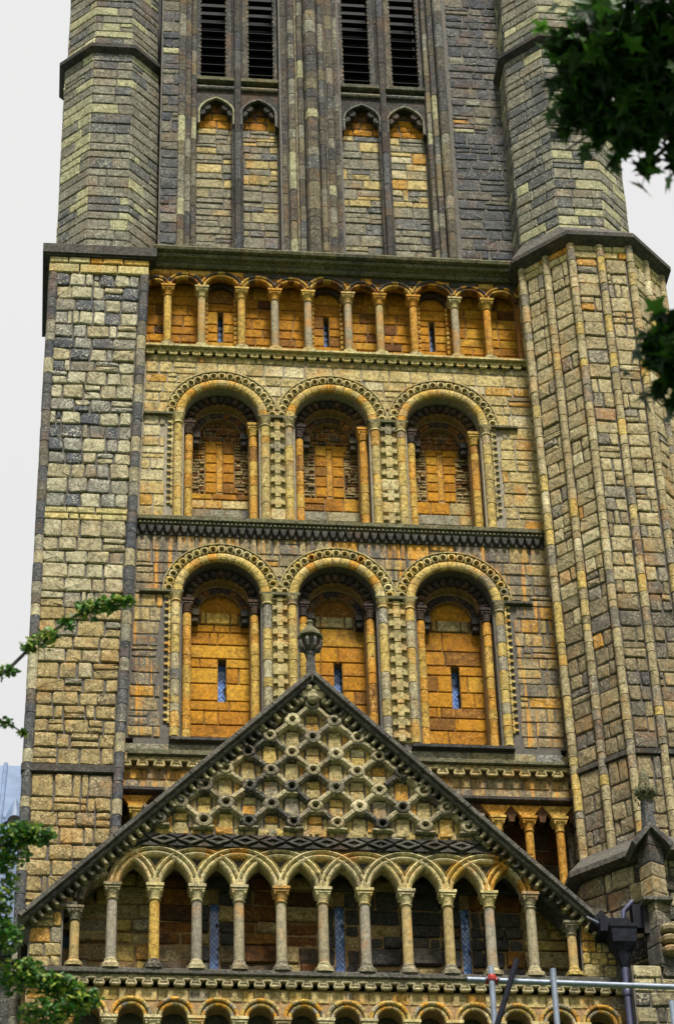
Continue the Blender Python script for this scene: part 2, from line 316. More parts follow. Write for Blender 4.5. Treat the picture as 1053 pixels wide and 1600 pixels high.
def sweep(f, path, prof, closed=True, caps=True):
    """profile points (offset along the path normal, d) carried along path (u,v)"""
    n = len(path); m = len(prof); V = []
    for i in range(n):
        a = path[max(0, i-1)]; b = path[min(n-1, i+1)]; t = Vector((b[0]-a[0], b[1]-a[1])).normalized(); nx, ny = -t.y, t.x
        for o, d in prof: V.append(f(path[i][0]+nx*o, path[i][1]+ny*o, d))
    F = []
    mm_ = m if closed else m-1
    for i in range(n-1):
        for k in range(mm_):
            l = (k+1) % m; F.append((i*m+k, i*m+l, (i+1)*m+l, (i+1)*m+k))
    if caps: F.append(tuple(range(m))[::-1]); F.append(tuple((n-1)*m+k for k in range(m)))
    return V, F
def arcpts(cu, cv, r, a0, a1, n): return [(cu+r*math.cos(a0+(a1-a0)*i/n), cv+r*math.sin(a0+(a1-a0)*i/n)) for i in range(n+1)]
def lathe(prof, c, n=12, a0=0, a1=2*PI, sq=None):
    """profile (r,z) about a vertical axis at c; sq gives each ring's squareness 0..1"""
    V = []; full = abs(a1-a0-2*PI) < 1e-6; k = n if full else n+1
    for i, (r, z) in enumerate(prof):
        s_ = sq[i] if sq else 0
        for j in range(k):
            a = a0+(a1-a0)*j/n; ca, sa = math.cos(a), math.sin(a); q = 1/max(abs(ca), abs(sa)); rr = r*(1+(q-1)*s_)
            V.append((c[0]+rr*ca, c[1]+rr*sa, c[2]+z))
    F = []
    for i in range(len(prof)-1):
        for j in range(k if full else k-1):
            l = (j+1) % k; F.append((i*k+j, i*k+l, (i+1)*k+l, (i+1)*k+j))
    if full: F.append(tuple(range(k))[::-1]); F.append(tuple((len(prof)-1)*k+j for j in range(k)))
    return V, F
def tube(pts, rads, n=8):
    V = []; F = []
    for i, p in enumerate(pts):
        p = Vector(p); t = (Vector(pts[min(i+1, len(pts)-1)])-Vector(pts[max(i-1, 0)])).normalized()
        a = t.orthogonal().normalized() if i == 0 else (a_ - t*a_.dot(t)).normalized()
        a_ = a; b = t.cross(a)
        for j in range(n):
            q = p+(a*math.cos(2*PI*j/n)+b*math.sin(2*PI*j/n))*(rads[i] if isinstance(rads, (list, tuple)) else rads); V.append(tuple(q))
    for i in range(len(pts)-1):
        for j in range(n):
            l = (j+1) % n; F.append((i*n+j, i*n+l, (i+1)*n+l, (i+1)*n+j))
    F.append(tuple(range(n))[::-1]); F.append(tuple((len(pts)-1)*n+j for j in range(n)))
    return V, F

# ------------------------------------------------------------------ masonry
def stone(f, u0, u1, v0, v1, proud=0.03, rough=0.012, cut=0.03):
    """one block: uneven rounded outline, chamfered edge, hummocky face"""
    j = lambda s: R.uniform(-s, s)
    c = min(cut, (u1-u0)*0.25, (v1-v0)*0.25); cu = [c*R.uniform(0.3, 1.2) for _ in range(4)]
    r_ = min(rough, (u1-u0)*.08, (v1-v0)*.08)
    P = [(u0+cu[0], v0+j(r_)), (u1-cu[1], v0+j(r_)), (u1+j(r_), v0+cu[1]), (u1+j(r_), v1-cu[2]), (u1-cu[2], v1+j(r_)), (u0+cu[3], v1+j(r_)), (u0+j(r_), v1-cu[3]), (u0+j(r_), v0+cu[0])]
    ch = min(0.018, (v1-v0)*.12, (u1-u0)*.12)
    V = [f(u, v, -0.03) for u, v in P]+[f(u, v, proud-ch*1.1) for u, v in P]
    cx, cy = (u0+u1)/2, (v0+v1)/2; W_, H_ = (u1-u0), (v1-v0)
    V += [f(u+(cx-u)/W_*2*ch, v+(cy-v)/H_*2*ch, proud+j(rough*0.6)) for u, v in P]
    V.append(f(cx+j(W_*.15), cy+j(H_*.15), proud+R.uniform(0, rough)))
    F = []
    for k in (0, 8):
        for i in range(8): F.append((k+i, k+(i+1) % 8, k+8+(i+1) % 8, k+8+i))
    for i in range(8): F.append((16+i, 16+(i+1) % 8, 24))
    return V, F
def lay(th, par, f, u0, u1, courses, mat, name='stone', wid=(0.3, 0.62), joint=0.026, proud=(0.02, 0.05), lower=None, upper=None, rough=0.012, cut=0.03, split=0.08, skip=None):
    g = joint/2
    fn = lambda q, v: q(v) if callable(q) else q
    for (v0, v1) in courses:
        a, b = fn(u0, (v0+v1)/2), fn(u1, (v0+v1)/2)
        if b-a < 0.06: continue
        x = a; ws = []
        wmin, wmax = wid
        while x < b-1e-6:
            w_ = R.uniform(wmin, wmax)
            if R.random() < 0.12: w_ = R.uniform(0.12, 0.22)*(wmin/0.3)
            if b-(x+w_) < wmin*0.6: w_ = b-x
            ws.append((x, x+w_)); x += w_
        for x0, x1 in ws:
            cells = [(x0, x1, v0, v1)]
            if R.random() < split and v1-v0 > 0.22:
                vm = v0+(v1-v0)*R.uniform(0.35, 0.65); cells = [(x0, x1, v0, vm), (x0, x1, vm, v1)]
            for (p0, p1, q0, q1) in cells:
                if skip and skip(p0, p1, q0, q1): continue
                m_ = mat(p0, q0) if callable(mat) else mat
                pr = R.uniform(*proud)
                p0 += g; p1 -= g; q0 += g; q1 -= g
                if lower or upper:
                    K = 12; S = []
                    for i in range(K+1):
                        xx = p0+(p1-p0)*i/K
                        lo = max(q0, lower(xx, q0)) if lower else q0
                        hi = min(q1, upper(xx)) if upper else q1
                        S.append((xx, lo, hi))
                    if all(abs(s_[1]-q0) < 1e-6 and abs(s_[2]-q1) < 1e-6 for s_ in S):
                        V, F = stone(f, p0, p1, q0, q1, pr, rough, cut)
                    else:
                        runs = []; cur = []
                        for s_ in S:
                            if s_[2]-s_[1] > 0.03: cur.append(s_)
                            elif cur: runs.append(cur); cur = []
                        if cur: runs.append(cur)
                        for run in runs:
                            if run[-1][0]-run[0][0] < 0.07: continue
                            low = [(s_[0], s_[1]) for s_ in run]; hi = [(s_[0], s_[2]) for s_ in run]
                            if all(abs(h[1]-q1) < 1e-6 for h in hi): hi = [hi[0], hi[-1]]
                            if all(abs(h[1]-q0) < 1e-6 for h in low): low = [low[0], low[-1]]
                            V, F = prism(low+hi[::-1], f, -0.03, pr, 0.012, 0.004)
                            put(th, par, name, V, F, m_)
                        continue
                else: V, F = stone(f, p0, p1, q0, q1, pr, rough, cut)
                put(th, par, name, V, F, m_)
def courses(z0, z1, h=(0.27, 0.36)):
    out = []; z = z0
    while z < z1-1e-6:
        d = R.uniform(*h)
        if z1-(z+d) < h[0]*0.7: d = z1-z
        out.append((z, z+d)); z += d
    return out
def drums(th, par, cxy, z0, z1, r, mat, name='drum', h=(0.16, 0.42), a0=0, a1=2*PI, n=12, lean=None):
    z = z0
    while z < z1-1e-6:
        d = R.uniform(*h)
        if z1-(z+d) < h[0]: d = z1-z
        q = lean((z+d/2)) if lean else cxy
        rr = r+R.uniform(-.004, .004); e = min(0.010, d*.1); q_ = 1-.006/rr
        V, F = lathe([(rr*q_, e*.3), (rr, e*.75), (rr*R.uniform(.99, 1.01), d*.5), (rr, d-e*.75), (rr*q_, d-e*.3)], (q[0]+R.uniform(-.003, .003), q[1]+R.uniform(-.003, .003), z), n, a0, a1)
        put(th, par, name, V, F, mat() if callable(mat) else mat, True, size=d*r*2); z += d
def capital(parent, c, r, h, mat, wab=None, name='capital'):
    """cushion capital: necking ring, scalloped bell that turns square, moulded abacus"""
    x, y, z = c; wab = wab or r*1.5
    b = B(); hb = h*.66
    b.add(*lathe([(r*1.0, 0), (r*1.22, h*.03), (r*1.25, h*.08), (r*1.0, h*.13), (r*1.05, h*.22), (r*1.18, h*.42), (wab*.9, hb)], (x, y, z), 16, sq=[0, 0, 0, 0, .1, .35, .95]))
    b.add(*wbox(x-wab*.97, x+wab*.97, y-wab*.97, y+wab*.97, z+hb, z+h*.8))
    b.add(*wbox(x-wab*1.1, x+wab*1.1, y-wab*1.1, y+wab*1.1, z+h*.82, z+h))
    for a in range(4):                                  # leaf tips under the four corners
        ca = PI/4+a*PI/2; b.add(*lathe([(0.001, -h*.13), (r*.3, -h*.05), (r*.33, h*.04), (r*.2, h*.12)], (x+math.cos(ca)*wab*1.05, y+math.sin(ca)*wab*1.05, z+hb*.86), 6))
    return b.mk(name, mat, parent, True)
def colbase(parent, c, r, h, mat, name='base'):
    b = B(); b.add(*lathe([(r*1.9, 0), (r*1.95, h*.35), (r*1.55, h*.5), (r*1.25, h*.72), (r*1.3, h*.85), (r*1.02, h)], c, 14, sq=[.7, .6, .1, 0, 0, 0])); return b.mk(name, mat, parent, True)
def nebuly(f, u0, u1, zc, amp, lam, d0, d1, ztop, name, mat, parent, ph=0.0):
    """band whose lower edge folds to and fro in rounded lobes, with a roll along the folds"""
    n = int((u1-u0)/lam*14); pts = []
    for i in range(n+1):
        u = u0+(u1-u0)*i/n; s_ = math.sin(2*PI*u/lam+ph); pts.append((u+0.16*lam*math.sin(4*PI*u/lam+2*ph)*-1, zc+amp*math.tanh(2.2*s_)/math.tanh(2.2)))
    b = B(); b.add(*prism([(pts[0][0], ztop)]+pts+[(pts[-1][0], ztop)], f, d0, d1))
    k = amp*.42
    b.add(*sweep(f, pts, [(-k, d1-.004), (-k*.7, d1+k*.8), (0, d1+k*1.1), (k*.7, d1+k*.8), (k, d1-.004)], True, True))
    c2 = [(p[0], p[1]+amp*1.15) for p in pts]; k *= .6
    b.add(*sweep(f, c2, [(-k, d1-.004), (0, d1+k), (k, d1-.004)], True, True))
    return b.mk(name, mat, parent)
def voussoirs(th, par, f, cu, cv, prof, n, mat, name='voussoir', a0=0.0, a1=PI, gap=0.008, seg=2, jit=0.0, rmid=0.7):
    for i in range(n):
        s0 = a0+(a1-a0)*i/n; s1 = a0+(a1-a0)*(i+1)/n; g = gap/rmid/2; jd = R.uniform(-jit, jit)
        path = arcpts(cu, cv, 1.0, PI-s0-g, PI-s1+g, seg)
        V = []; m = len(prof)
        for k in range(seg+1):
            a = PI-(s0+g)-(s1-s0-2*g)*k/seg
            for (r, d) in prof: V.append(f(cu+r*math.cos(a), cv+r*math.sin(a), d+(jd if d > min(q[1] for q in prof) else 0)))
        F = []
        for k in range(seg):
            for q in range(m): l = (q+1) % m; F.append((k*m+q, k*m+l, (k+1)*m+l, (k+1)*m+q))
        F.append(tuple(range(m))[::-1]); F.append(tuple(seg*m+q for q in range(m)))
        put(th, par, name, V, F, mat() if callable(mat) else mat)
def roll_prof(r0, r1, d0, d1, n=7):
    c = (r0+r1)/2; h = (r1-r0)/2
    return [(r0, d0)]+[(c-h*math.cos(PI*i/n), d1-h*.75+h*.75*math.sin(PI*i/n)) for i in range(n+1)]+[(r1, d0)]
def pitted(f, quad, pits, d0, d1, depth, rp):
    """a block with round sunk pits; quad is a convex outline, pits lie side by side in cells of their own"""
    V, F = prism(quad, f, d0, d1-depth); b = B().add(V, F)
    return b
def hood_stone(f, cu, cv, r0, r1, s0, s1, d0, d1):
    """segment of the hood mould with a deep round hollow near its inner edge"""
    K = 10; am = (s0+s1)/2; rm = r0+(r1-r0)*.42; out = []
    for i in range(K):
        t = 2*PI*(i+.5)/K; ex, ey = math.cos(t), math.sin(t); q = 1/max(abs(ex), abs(ey)); ex *= q; ey *= q
        out.append((am+ex*(s1-s0)/2, (r0+r1)/2+ey*(r1-r0)/2))
    pit = [(am+math.cos(2*PI*(i+.5)/K)*(s1-s0)*.33, rm+math.sin(2*PI*(i+.5)/K)*(r1-r0)*.33) for i in range(K)]
    P = lambda a, r, d: f(cu+r*math.cos(a), cv+r*math.sin(a), d)
    V = [P(a, r, d0) for a, r in out]+[P(a, r, d1-.012 if abs(r-r0) < .01 or abs(r-r1) < .01 else d1) for a, r in out]+[P(a, r, d1+.008) for a, r in pit]+[P(am+(a-am)*.75, rm+(r-rm)*.75, d1-.085) for a, r in pit]
    F = []
    for k in range(3):
        for i in range(K): j = (i+1) % K; F.append((k*K+i, k*K+j, (k+1)*K+j, (k+1)*K+i))
    F.append(tuple(3*K+i for i in range(K)))
    return V, F
def cross_block(f, u0, u1, v0, v1, d0, d1):
    """carved block: a leaf cross standing between four deep pits"""
    cu, cv, w_, h_ = (u0+u1)/2, (v0+v1)/2, (u1-u0)/2, (v1-v0)/2; b = B()
    b.add(*box(f, u0, u1, v0, v1, d0, d1-.055))
    t = w_*.36; s_ = h_*.36; e = .003
    P = [(cu-t, v0+e), (cu+t, v0+e), (cu+t*1.2, cv-s_), (u1-e, cv-s_*1.25), (u1-e, cv+s_*1.25), (cu+t*1.2, cv+s_), (cu+t, v1-e), (cu-t, v1-e), (cu-t*1.2, cv+s_), (u0+e, cv+s_*1.25), (u0+e, cv-s_*1.25), (cu-t*1.2, cv-s_)]
    b.add(*prism(P, f, d1-.06, d1+.008, .014))
    for su in (-1, 1):
        for sv in (-1, 1): b.add(*lathe([(.002, -.012), (.018, 0), (.002, .012)], f(cu+su*w_*.86, cv+sv*h_*.86, d1-.02), 5))
    return b
def half_cross(f, u0, u1, v0, v1, d0, d1):
    cv = (v0+v1)/2; h_ = (v1-v0)/2; b = B(); b.add(*box(f, u0, u1, v0, v1, d0, d1-.06))
    b.add(*prism([(u0+.002, v0+.002), (u0+(u1-u0)*.35, v0+.002), (u0+(u1-u0)*.4, cv-h_*.4), (u1-.003, cv-h_*.35), (u1-.003, cv+h_*.35), (u0+(u1-u0)*.4, cv+h_*.4), (u0+(u1-u0)*.35, v1-.002), (u0+.002, v1-.002)], f, d1-.065, d1+.006, .01))
    return b
def leaded_window(th, f, u0, u1, v0, v1, d, lam_u=0.13, name='window'):
    """slit window: lead lattice with one pane per lozenge"""
    b = B(); b.add(*box(f, u0-.01, u1+.01, v0-.01, v1+.01, d-.05, d-.012))
    W_ = u1-u0; nu = max(1, round(W_/lam_u)); a = W_/nu; h = a*1.25; fr = b.mk(name, M['leadlight'], th)
    k = 0; v = v0-h
    def clip(P, axis, val, keep_less):
        out = []
        for i in range(len(P)):
            p, q = P[i-1], P[i]; ip = (p[axis] <= val) == keep_less; iq = (q[axis] <= val) == keep_less
            if ip != iq: t = (val-p[axis])/(q[axis]-p[axis]); out.append((p[0]+(q[0]-p[0])*t, p[1]+(q[1]-p[1])*t))
            if iq: out.append(q)
        return out
    while v < v1+h:
        off = (k % 2)*a/2
        for i in range(-1, nu+2):
            cx = u0+i*a+off; s_ = .88
            P = [(cx, v-h/2*s_), (cx+a/2*s_, v), (cx, v+h/2*s_), (cx-a/2*s_, v)]
            for ax, val, kl in ((0, u0, False), (0, u1, True), (1, v0, False), (1, v1, True)):
                P = clip(P, ax, val, kl) if len(P) > 2 else []
            ar = abs(sum(P[i_-1][0]*P[i_][1]-P[i_][0]*P[i_-1][1] for i_ in range(len(P)))) if len(P) > 2 else 0
            if ar > 0.0012:
                tl = R.uniform(-.012, .012); V, F = prism(P, lambda u, vv, dd: f(u, vv, dd+tl*(u-u0)/W_), d-.014, d-.004)
                put(th, fr, 'pane', V, F, M['glass'])
        v += h/2; k += 1
    return fr

# ================================================================== GROUND
gv = [(-1500, -1500, 0), (1500, -1500, 0), (1500, 1500, 0), (-1500, 1500, 0)]
g = mk('ground', gv, [(0, 1, 2, 3)], M['grass']); g['kind'] = 'structure'
pv = [(-4, -6, .004), (14, -6, .004), (14, -1.7, .004), (-4, -1.7, .004)]
g = mk('pavement', pv, [(0, 1, 2, 3)], M['mortar_l']); g['kind'] = 'structure'

# ================================================================== BELL TOWER, arcaded stage
T = thing('bell_tower', (4.8, 0, 0), 'arcaded golden stone face of the tower between square buttress and ribbed turret', 'tower')
CX = (2.54, 4.72, 6.94)
f0 = XF(0)
core = B(); core.add(*wbox(-0.9, 9.2, 1.3, 9.0, 0, 36.9)); core.mk('core', M['mortar'], T)
def comb(f, u0, u1, vt, vb, openings, d0, d1, n=14):
    """wall panel with round-headed openings that run down to its foot"""
    P = [(u0, vt), (u0, vb)]
    for (c, r, zs) in openings:
        P.append((c-r, vb)); P += [(c-r*math.cos(PI*i/n), zs+r*math.sin(PI*i/n)) for i in range(n+1)]; P.append((c+r, vb))
    P += [(u1, vb), (u1, vt)]
    return prism(P[::-1], f, d0, d1)
LEVELS = {2: dict(zs=32.52, sill=30.02, top=34.06), 1: dict(zs=28.32, sill=25.16, top=29.74)}
for lv, q in LEVELS.items():
    zs, sill, top = q['zs'], q['sill'], q['top']
    W = B().add(*comb(f0, 0.3, 9.2, top, sill, [(c, .735, zs) for c in CX], -.28, 0)).mk('wall', M['mortar_l'] if lv == 2 else M['mortar'], T)
    B().add(*comb(f0, 0.3, 9.2, top, sill, [(c, .55, zs) for c in CX], -.5, -.281)).mk('inner_wall', M['mortar_o'], T)
    bw = B()
    if lv == 2: bw.add(*box(f0, 0.3, 9.2, sill-.6, top, -.9, -.65))
    else:                                           # left open at the three slits
        xs = [0.3]+[c+.05+e for c in CX for e in (-.075, .075)]+[9.2]
        for k in range(0, 8, 2): bw.add(*box(f0, xs[k], xs[k+1], 26.36, 27.28, -.9, -.65))
        bw.add(*box(f0, 0.3, 9.2, sill-.6, 26.36, -.9, -.65)).add(*box(f0, 0.3, 9.2, 27.28, top, -.9, -.65))
    mid = bw.mk('back_wall', M['mortar_o'], T)
    third = B().add(*comb(f0, 0.3, 9.2, top, zs-.2, [(c, .41, zs-.06) for c in CX], -.64, -.501)).mk('tympanum_wall', M['mortar_o'], T)
    def lower(x, v, zs=zs):
        lo = 0
        for c in CX:
            dx = abs(x-c)
            if dx < 1.105: lo = max(lo, zs+math.sqrt(max(0, 1.105**2-dx*dx)))
        return lo
    lm = M['gold'] if lv == 2 else (lambda u, v: M['streaky'])
    lay(T, W, f0, lambda v: .77+.31*(v-22)/14.4, 8.85, courses(sill+.02, top-.02, (.22, .33)), lm, name='ashlar_block', wid=(.26, .6), joint=.02, proud=(.012, .03), lower=lower, rough=.008, cut=.02)
    for ai, c in enumerate(CX):
        # hood with hollows
        n = 19
        for i in range(n):
            V, F = hood_stone(f0, c, zs, .925, 1.095, PI*i/n+.004, PI*(i+1)/n-.004, -.02, .075)
            put(T, W, 'hood_stone', V, F, M['carved'] if lv == 2 or R.random() < .6 else M['shaft'])
        nose = B().add(*sweep(f0, arcpts(c, zs, 1.105, 0, PI, 36), [(-.012, -.01), (-.012, .09), (.012, .09), (.012, -.01)])).mk('hood_fillet', M['carved'], T)
        voussoirs(T, W, f0, c, zs, roll_prof(.735, .922, -.05, .085), 15, lambda: M['shaft'] if R.random() < .75 else M['oshaft'], gap=.01, rmid=.83, seg=3)
        # second order, carved; soot and recess shade painted as one dark tone
        for i in range(13):
            s0, s1 = PI*i/13+.012, PI*(i+1)/13-.012; am = (s0+s1)/2; b = B(); rr = lambda a, r: (c+r*math.cos(a), zs+r*math.sin(a))
            b.add(*prism([rr(s0, .55), rr(s0, .735), rr(am, .735), rr(s1, .735), rr(s1, .55)], f0, -.3, -.235, .012))
            b.add(*prism([rr(am-.08, .575), rr(am-.1, .66), rr(am, .715), rr(am+.1, .66), rr(am+.08, .575), rr(am, .535)], f0, -.24, -.17-R.uniform(0, .03), .03))
            b.put(T, W, 'carved_voussoir', M['soot_shade_arch'])
        voussoirs(T, W, f0, c, zs-.06, roll_prof(.41, .56, -.6, -.46), 11, lambda: M['soot_shade_arch'] if R.random() < .65 else M['brown'], gap=.014, rmid=.48, jit=.012, name='inner_voussoir')
        for s_ in (-1, 1):
            # outer shaft, its capital; inner column
            sx = c+s_*.855
            sh = B().add(*lathe([(.07, 0), (.07, zs-.2-sill)], (sx, -.015, sill), 8)).mk('jamb_shaft', M['mortar_o'], T)
            drums(T, sh, (sx, -.015), sill+.02, zs-.22, .088, M['shaft'] if not (lv == 1) else (lambda: M['shaft'] if R.random() < .6 else M['buttress']))
            cp = B(); cp.add(*lathe([(.088, 0), (.102, .01), (.102, .03), (.09, .045), (.1, .1), (.125, .19)], (sx, -.02, zs-.22), 14, sq=[0, 0, 0, 0, .3, .8])); cp.mk('capital', M['carved'], sh, True)
            ix = c+s_*.635
            col = B().add(*lathe([(.07, 0), (.07, zs-.34-sill)], (ix, .2, sill), 8)).mk('column', M['mortar_o'], T)
            drums(T, col, (ix, .2), sill+.12, zs-.33, .082, M['oshaft'], name='column_drum')
            colbase(col, (ix, .2, sill), .082, .13, M['carved'])
            capital(col, (ix, .2, zs-.33), .08, .3, M['soot_shade_arch'] if s_ < 0 or lv == 1 else M['oshaft'], .115)
            # corbel carrying the innermost arch
            b = B().add(*box(f0, c+s_*.48-.085, c+s_*.48+.085, zs-.2, zs-.055, -.62, -.40, .01)).add(*box(f0, c+s_*.48-.07, c+s_*.48+.07, zs-.33, zs-.203, -.62, -.44, .02)); b.mk('corbel', M['soot'], T)
        # infill
        I = mid
        if lv == 2:
            o_ = R.uniform(-.03, .03)
            rub = lambda p0, p1, q0, q1: p0 < c+.3+o_ and p1 > c-.3+o_ and q1 < zs-.1 and q0 > sill+.95
            zz = sill+.3
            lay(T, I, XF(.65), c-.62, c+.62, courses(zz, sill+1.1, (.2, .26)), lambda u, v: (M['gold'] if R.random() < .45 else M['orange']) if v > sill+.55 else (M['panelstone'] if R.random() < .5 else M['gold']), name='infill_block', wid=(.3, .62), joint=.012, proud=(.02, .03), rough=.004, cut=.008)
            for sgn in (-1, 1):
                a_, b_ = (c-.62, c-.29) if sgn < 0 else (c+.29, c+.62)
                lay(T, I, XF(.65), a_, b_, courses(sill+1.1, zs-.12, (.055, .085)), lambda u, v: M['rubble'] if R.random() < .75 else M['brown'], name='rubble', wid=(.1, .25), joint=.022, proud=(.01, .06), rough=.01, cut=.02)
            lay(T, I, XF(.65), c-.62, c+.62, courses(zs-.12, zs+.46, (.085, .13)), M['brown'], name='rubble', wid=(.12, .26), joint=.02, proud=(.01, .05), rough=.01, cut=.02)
            for q0, q1 in courses(sill+1.1, zs-.12, (.2, .26)):
                for a_, b_ in ((c-.285, c-.06), (c+.06, c+.285+(.08 if R.random() < .3 else 0))):
                    V, F = stone(XF(.65), a_, b_, q0+.004, q1-.004, .035, .003, .006); put(T, I, 'infill_block', V, F, M['orange'])
            V, F = stone(XF(.65), c-.056, c+.056, sill+1.14, zs-.2, .012, .003, .004); put(T, I, 'slit_slab', V, F, M['oshaft'])
            V, F = stone(XF(.65), c-.06, c+.06, zs-.195, zs-.125, .035, .003, .004); put(T, I, 'infill_block', V, F, M['orange'])
        else:
            xs0, xs1 = c+.05-.075, c+.05+.075; z0s, z1s = 26.36, 27.28
            cs = courses(sill+.4, z0s, (.24, .36))+courses(z0s, z1s, (.24, .40))+courses(z1s, zs-.28, (.2, .42))
            for (q0, q1) in cs:
                if q0 >= z0s-.01 and q1 <= z1s+.01:
                    for a_, b_ in ((c-.6, xs0), (xs1, c+.6)):
                        if R.random() < .4: m_ = a_+(b_-a_)*R.uniform(.3, .6); segs = ((a_, m_), (m_, b_))
                        else: segs = ((a_, b_),)
                        for s0, s1 in segs: V, F = stone(XF(.65), s0+.006, s1-.006, q0+.006, q1-.006, .045, .004, .01); put(T, I, 'infill_block', V, F, M['orange'])
                else:
                    n_ = R.choice((1, 2, 2, 3)); xx = [c-.6]+sorted(c+R.uniform(-.4, .4) for _ in range(n_-1))+[c+.6]
                    for s0, s1 in zip(xx, xx[1:]):
                        if s1-s0 > .06: V, F = stone(XF(.65), s0+.006, s1-.006, q0+.006, q1-.006, .045, .004, .01); put(T, I, 'infill_block', V, F, M['orange'])
            for s0, s1 in ((c-.36, c-.27), (c-.26, c+.2), (c+.21, c+.36)):
                V, F = stone(XF(.65), s0+.005, s1-.005, zs-.27, zs-.03, .07, .004, .01); put(T, I, 'infill_block', V, F, M['oshaft'] if ai == 0 else M['cell'])
            V, F = prism(arcpts(c, zs-.02, .42, 0, PI, 12), XF(.65), 0, .03); put(T, I, 'lunette_slab', V, F, M['orange'])
            # slit opening with its leaded glass set well back
            fr = leaded_window(T, XF(.65), xs0-.002, xs1+.002, z0s, z1s, -.19, .095)
            rv_ = B(); rv_.add(*wbox(xs0-.03, xs0, .655, .88, z0s-.03, z1s+.03)).add(*wbox(xs1, xs1+.03, .655, .88, z0s-.03, z1s+.03)); rv_.mk('slit_reveal', M['orange'], T)
# piers between the arches: carved strips and impost blocks
for lv, q in LEVELS.items():
    zs, sill = q['zs'], q['sill']
    for k in range(2):
        m_ = (CX[k]+CX[k+1])/2; a_, b_ = CX[k]+.945, CX[k+1]-.945
        z = sill+.04
        st = B().add(*box(f0, a_-.02, b_+.02, sill, zs-.2, -.05, -.02)).mk('pier_strip', M['mortar_o'], T)
        while z < zs-.06:
            h = min(.27, zs-.03-z)
            if R.random() < .14: put(T, st, 'carved_block', *stone(f0, a_, b_, z+.004, z+h-.004, .05, .012, .03), M['carved'])
            elif h > .12: cross_block(f0, a_, b_, z+.004, z+h-.004, -.03, .06).put(T, st, 'carved_block', M['carved'])
            z += h
        B().add(*prism([(CX[k]+.72, zs-.03), (CX[k+1]-.72, zs-.03), (CX[k+1]-.69, zs+.035), (CX[k]+.69, zs+.035)], f0, -.05, .115, .01)).mk('impost', M['cornice'], T)
    for s_, c, e in ((-1, CX[0], 1.0), (1, CX[2], 8.45)):
        u0, u1 = sorted((c+s_*.72, e if s_ < 0 else c+1.5))
        B().add(*prism([(u0, zs-.03), (u1, zs-.03), (u1, zs+.03), (u0, zs+.03)], f0, -.05, .1, .01)).mk('impost', M['cornice'], T)
        z = sill+.3; edge = c+s_*.945
        while z < zs-.1:
            ff = Frame((0, 0), (1, 0)) if s_ > 0 else None
            F_ = (lambda u, v, d: f0(edge+u, v, d)) if s_ > 0 else (lambda u, v, d: f0(edge-u, v, d))
            bb = half_cross(F_, 0, .12, z+.004, z+.146, -.03, .035)
            if s_ < 0: bb.F = [t[::-1] for t in bb.F]
            bb.put(T, None or bpy.data.objects[st.name], 'bead_block', M['carved'] if lv == 2 else M['shaft']); z += .15
# sills and strings
B().add(*prism([(.95, 25.02), (8.75, 25.02), (8.75, 25.18), (.95, 25.18)], f0, -.6, -.001)).mk('sill_bed', M['mortar'], T)
for c in CX: B().add(*prism([(c-.95, 25.08), (c+.95, 25.08), (c+.9, 25.15), (c-.9, 25.15)], f0, -.55, .13, .015)).mk('sill', M['soot'], T)
B().add(*box(f0, .95, 8.75, 29.99, 30.03, -.6, -.001)).mk('sill_bed', M['mortar'], T)
B().add(*box(f0, .92, 8.75, 29.90, 30.01, -.2, .16, .02)).add(*box(f0, .92, 8.75, 29.82, 29.897, -.2, .10, .01)).mk('string_course', M['cornice'], T)
sb = B().add(*box(f0, .92, 8.75, 29.62, 29.817, -.2, .045)).mk('string_course', M['soot'], T)
u = .96
while u < 8.68:                                       # pointed teeth under the string
    b = B().add(*prism([(u, 29.80), (u+.035, 29.665), (u+.075, 29.61), (u+.115, 29.665), (u+.15, 29.80)], f0, .03, .125, .02)); b.put(T, sb, 'tooth', M['soot']); u += .158
u = .96
while u < 8.68: b = B().add(*box(f0, u, u+.05, 29.835, 29.885, .09, .135, .006)); b.put(T, sb, 'billet', M['cornice']); u += .083
B().add(*box(f0, .95, 8.72, 34.16, 34.22, -.4, .17, .012)).mk('string_course', M['string'], T)
nebuly(f0, .97, 8.7, 34.06, .045, .232, -.02, .09, 34.158, 'nebuly_moulding', M['string'], T)
B().add(*prism([(.85, 24.72), (8.85, 24.72), (8.85, 24.80), (.85, 24.84)], f0, -.3, .2, .02)).mk('weathering', M['cornice'], T)
nebuly(f0, .8, 8.85, 24.58, .06, .30, -.02, .12, 24.72, 'nebuly_moulding', M['carved'], T)
lw = B().add(*box(f0, .3, 9.2, 24.02, 25.02, -.3, -.002)).mk('lower_wall', M['mortar_o'], T)
lay(T, lw, f0, .75, 8.8, [(24.86, 25.06)], lambda u, v: M['panelstone'] if R.random() < .7 else M['gold'], name='ashlar_block', wid=(.4, .8), joint=.014, proud=(.01, .02), rough=.004, cut=.01)
lay(T, lw, f0, .72, 8.85, [(24.10, 24.30), (24.30, 24.52)], M['streaky'], name='ashlar_block', wid=(.3, .6), joint=.014, proud=(.01, .02), rough=.005, cut=.01)
B().add(*box(f0, .7, 8.9, 24.02, 24.10, -.3, .14, .02)).mk('string_course', M['soot'], T)
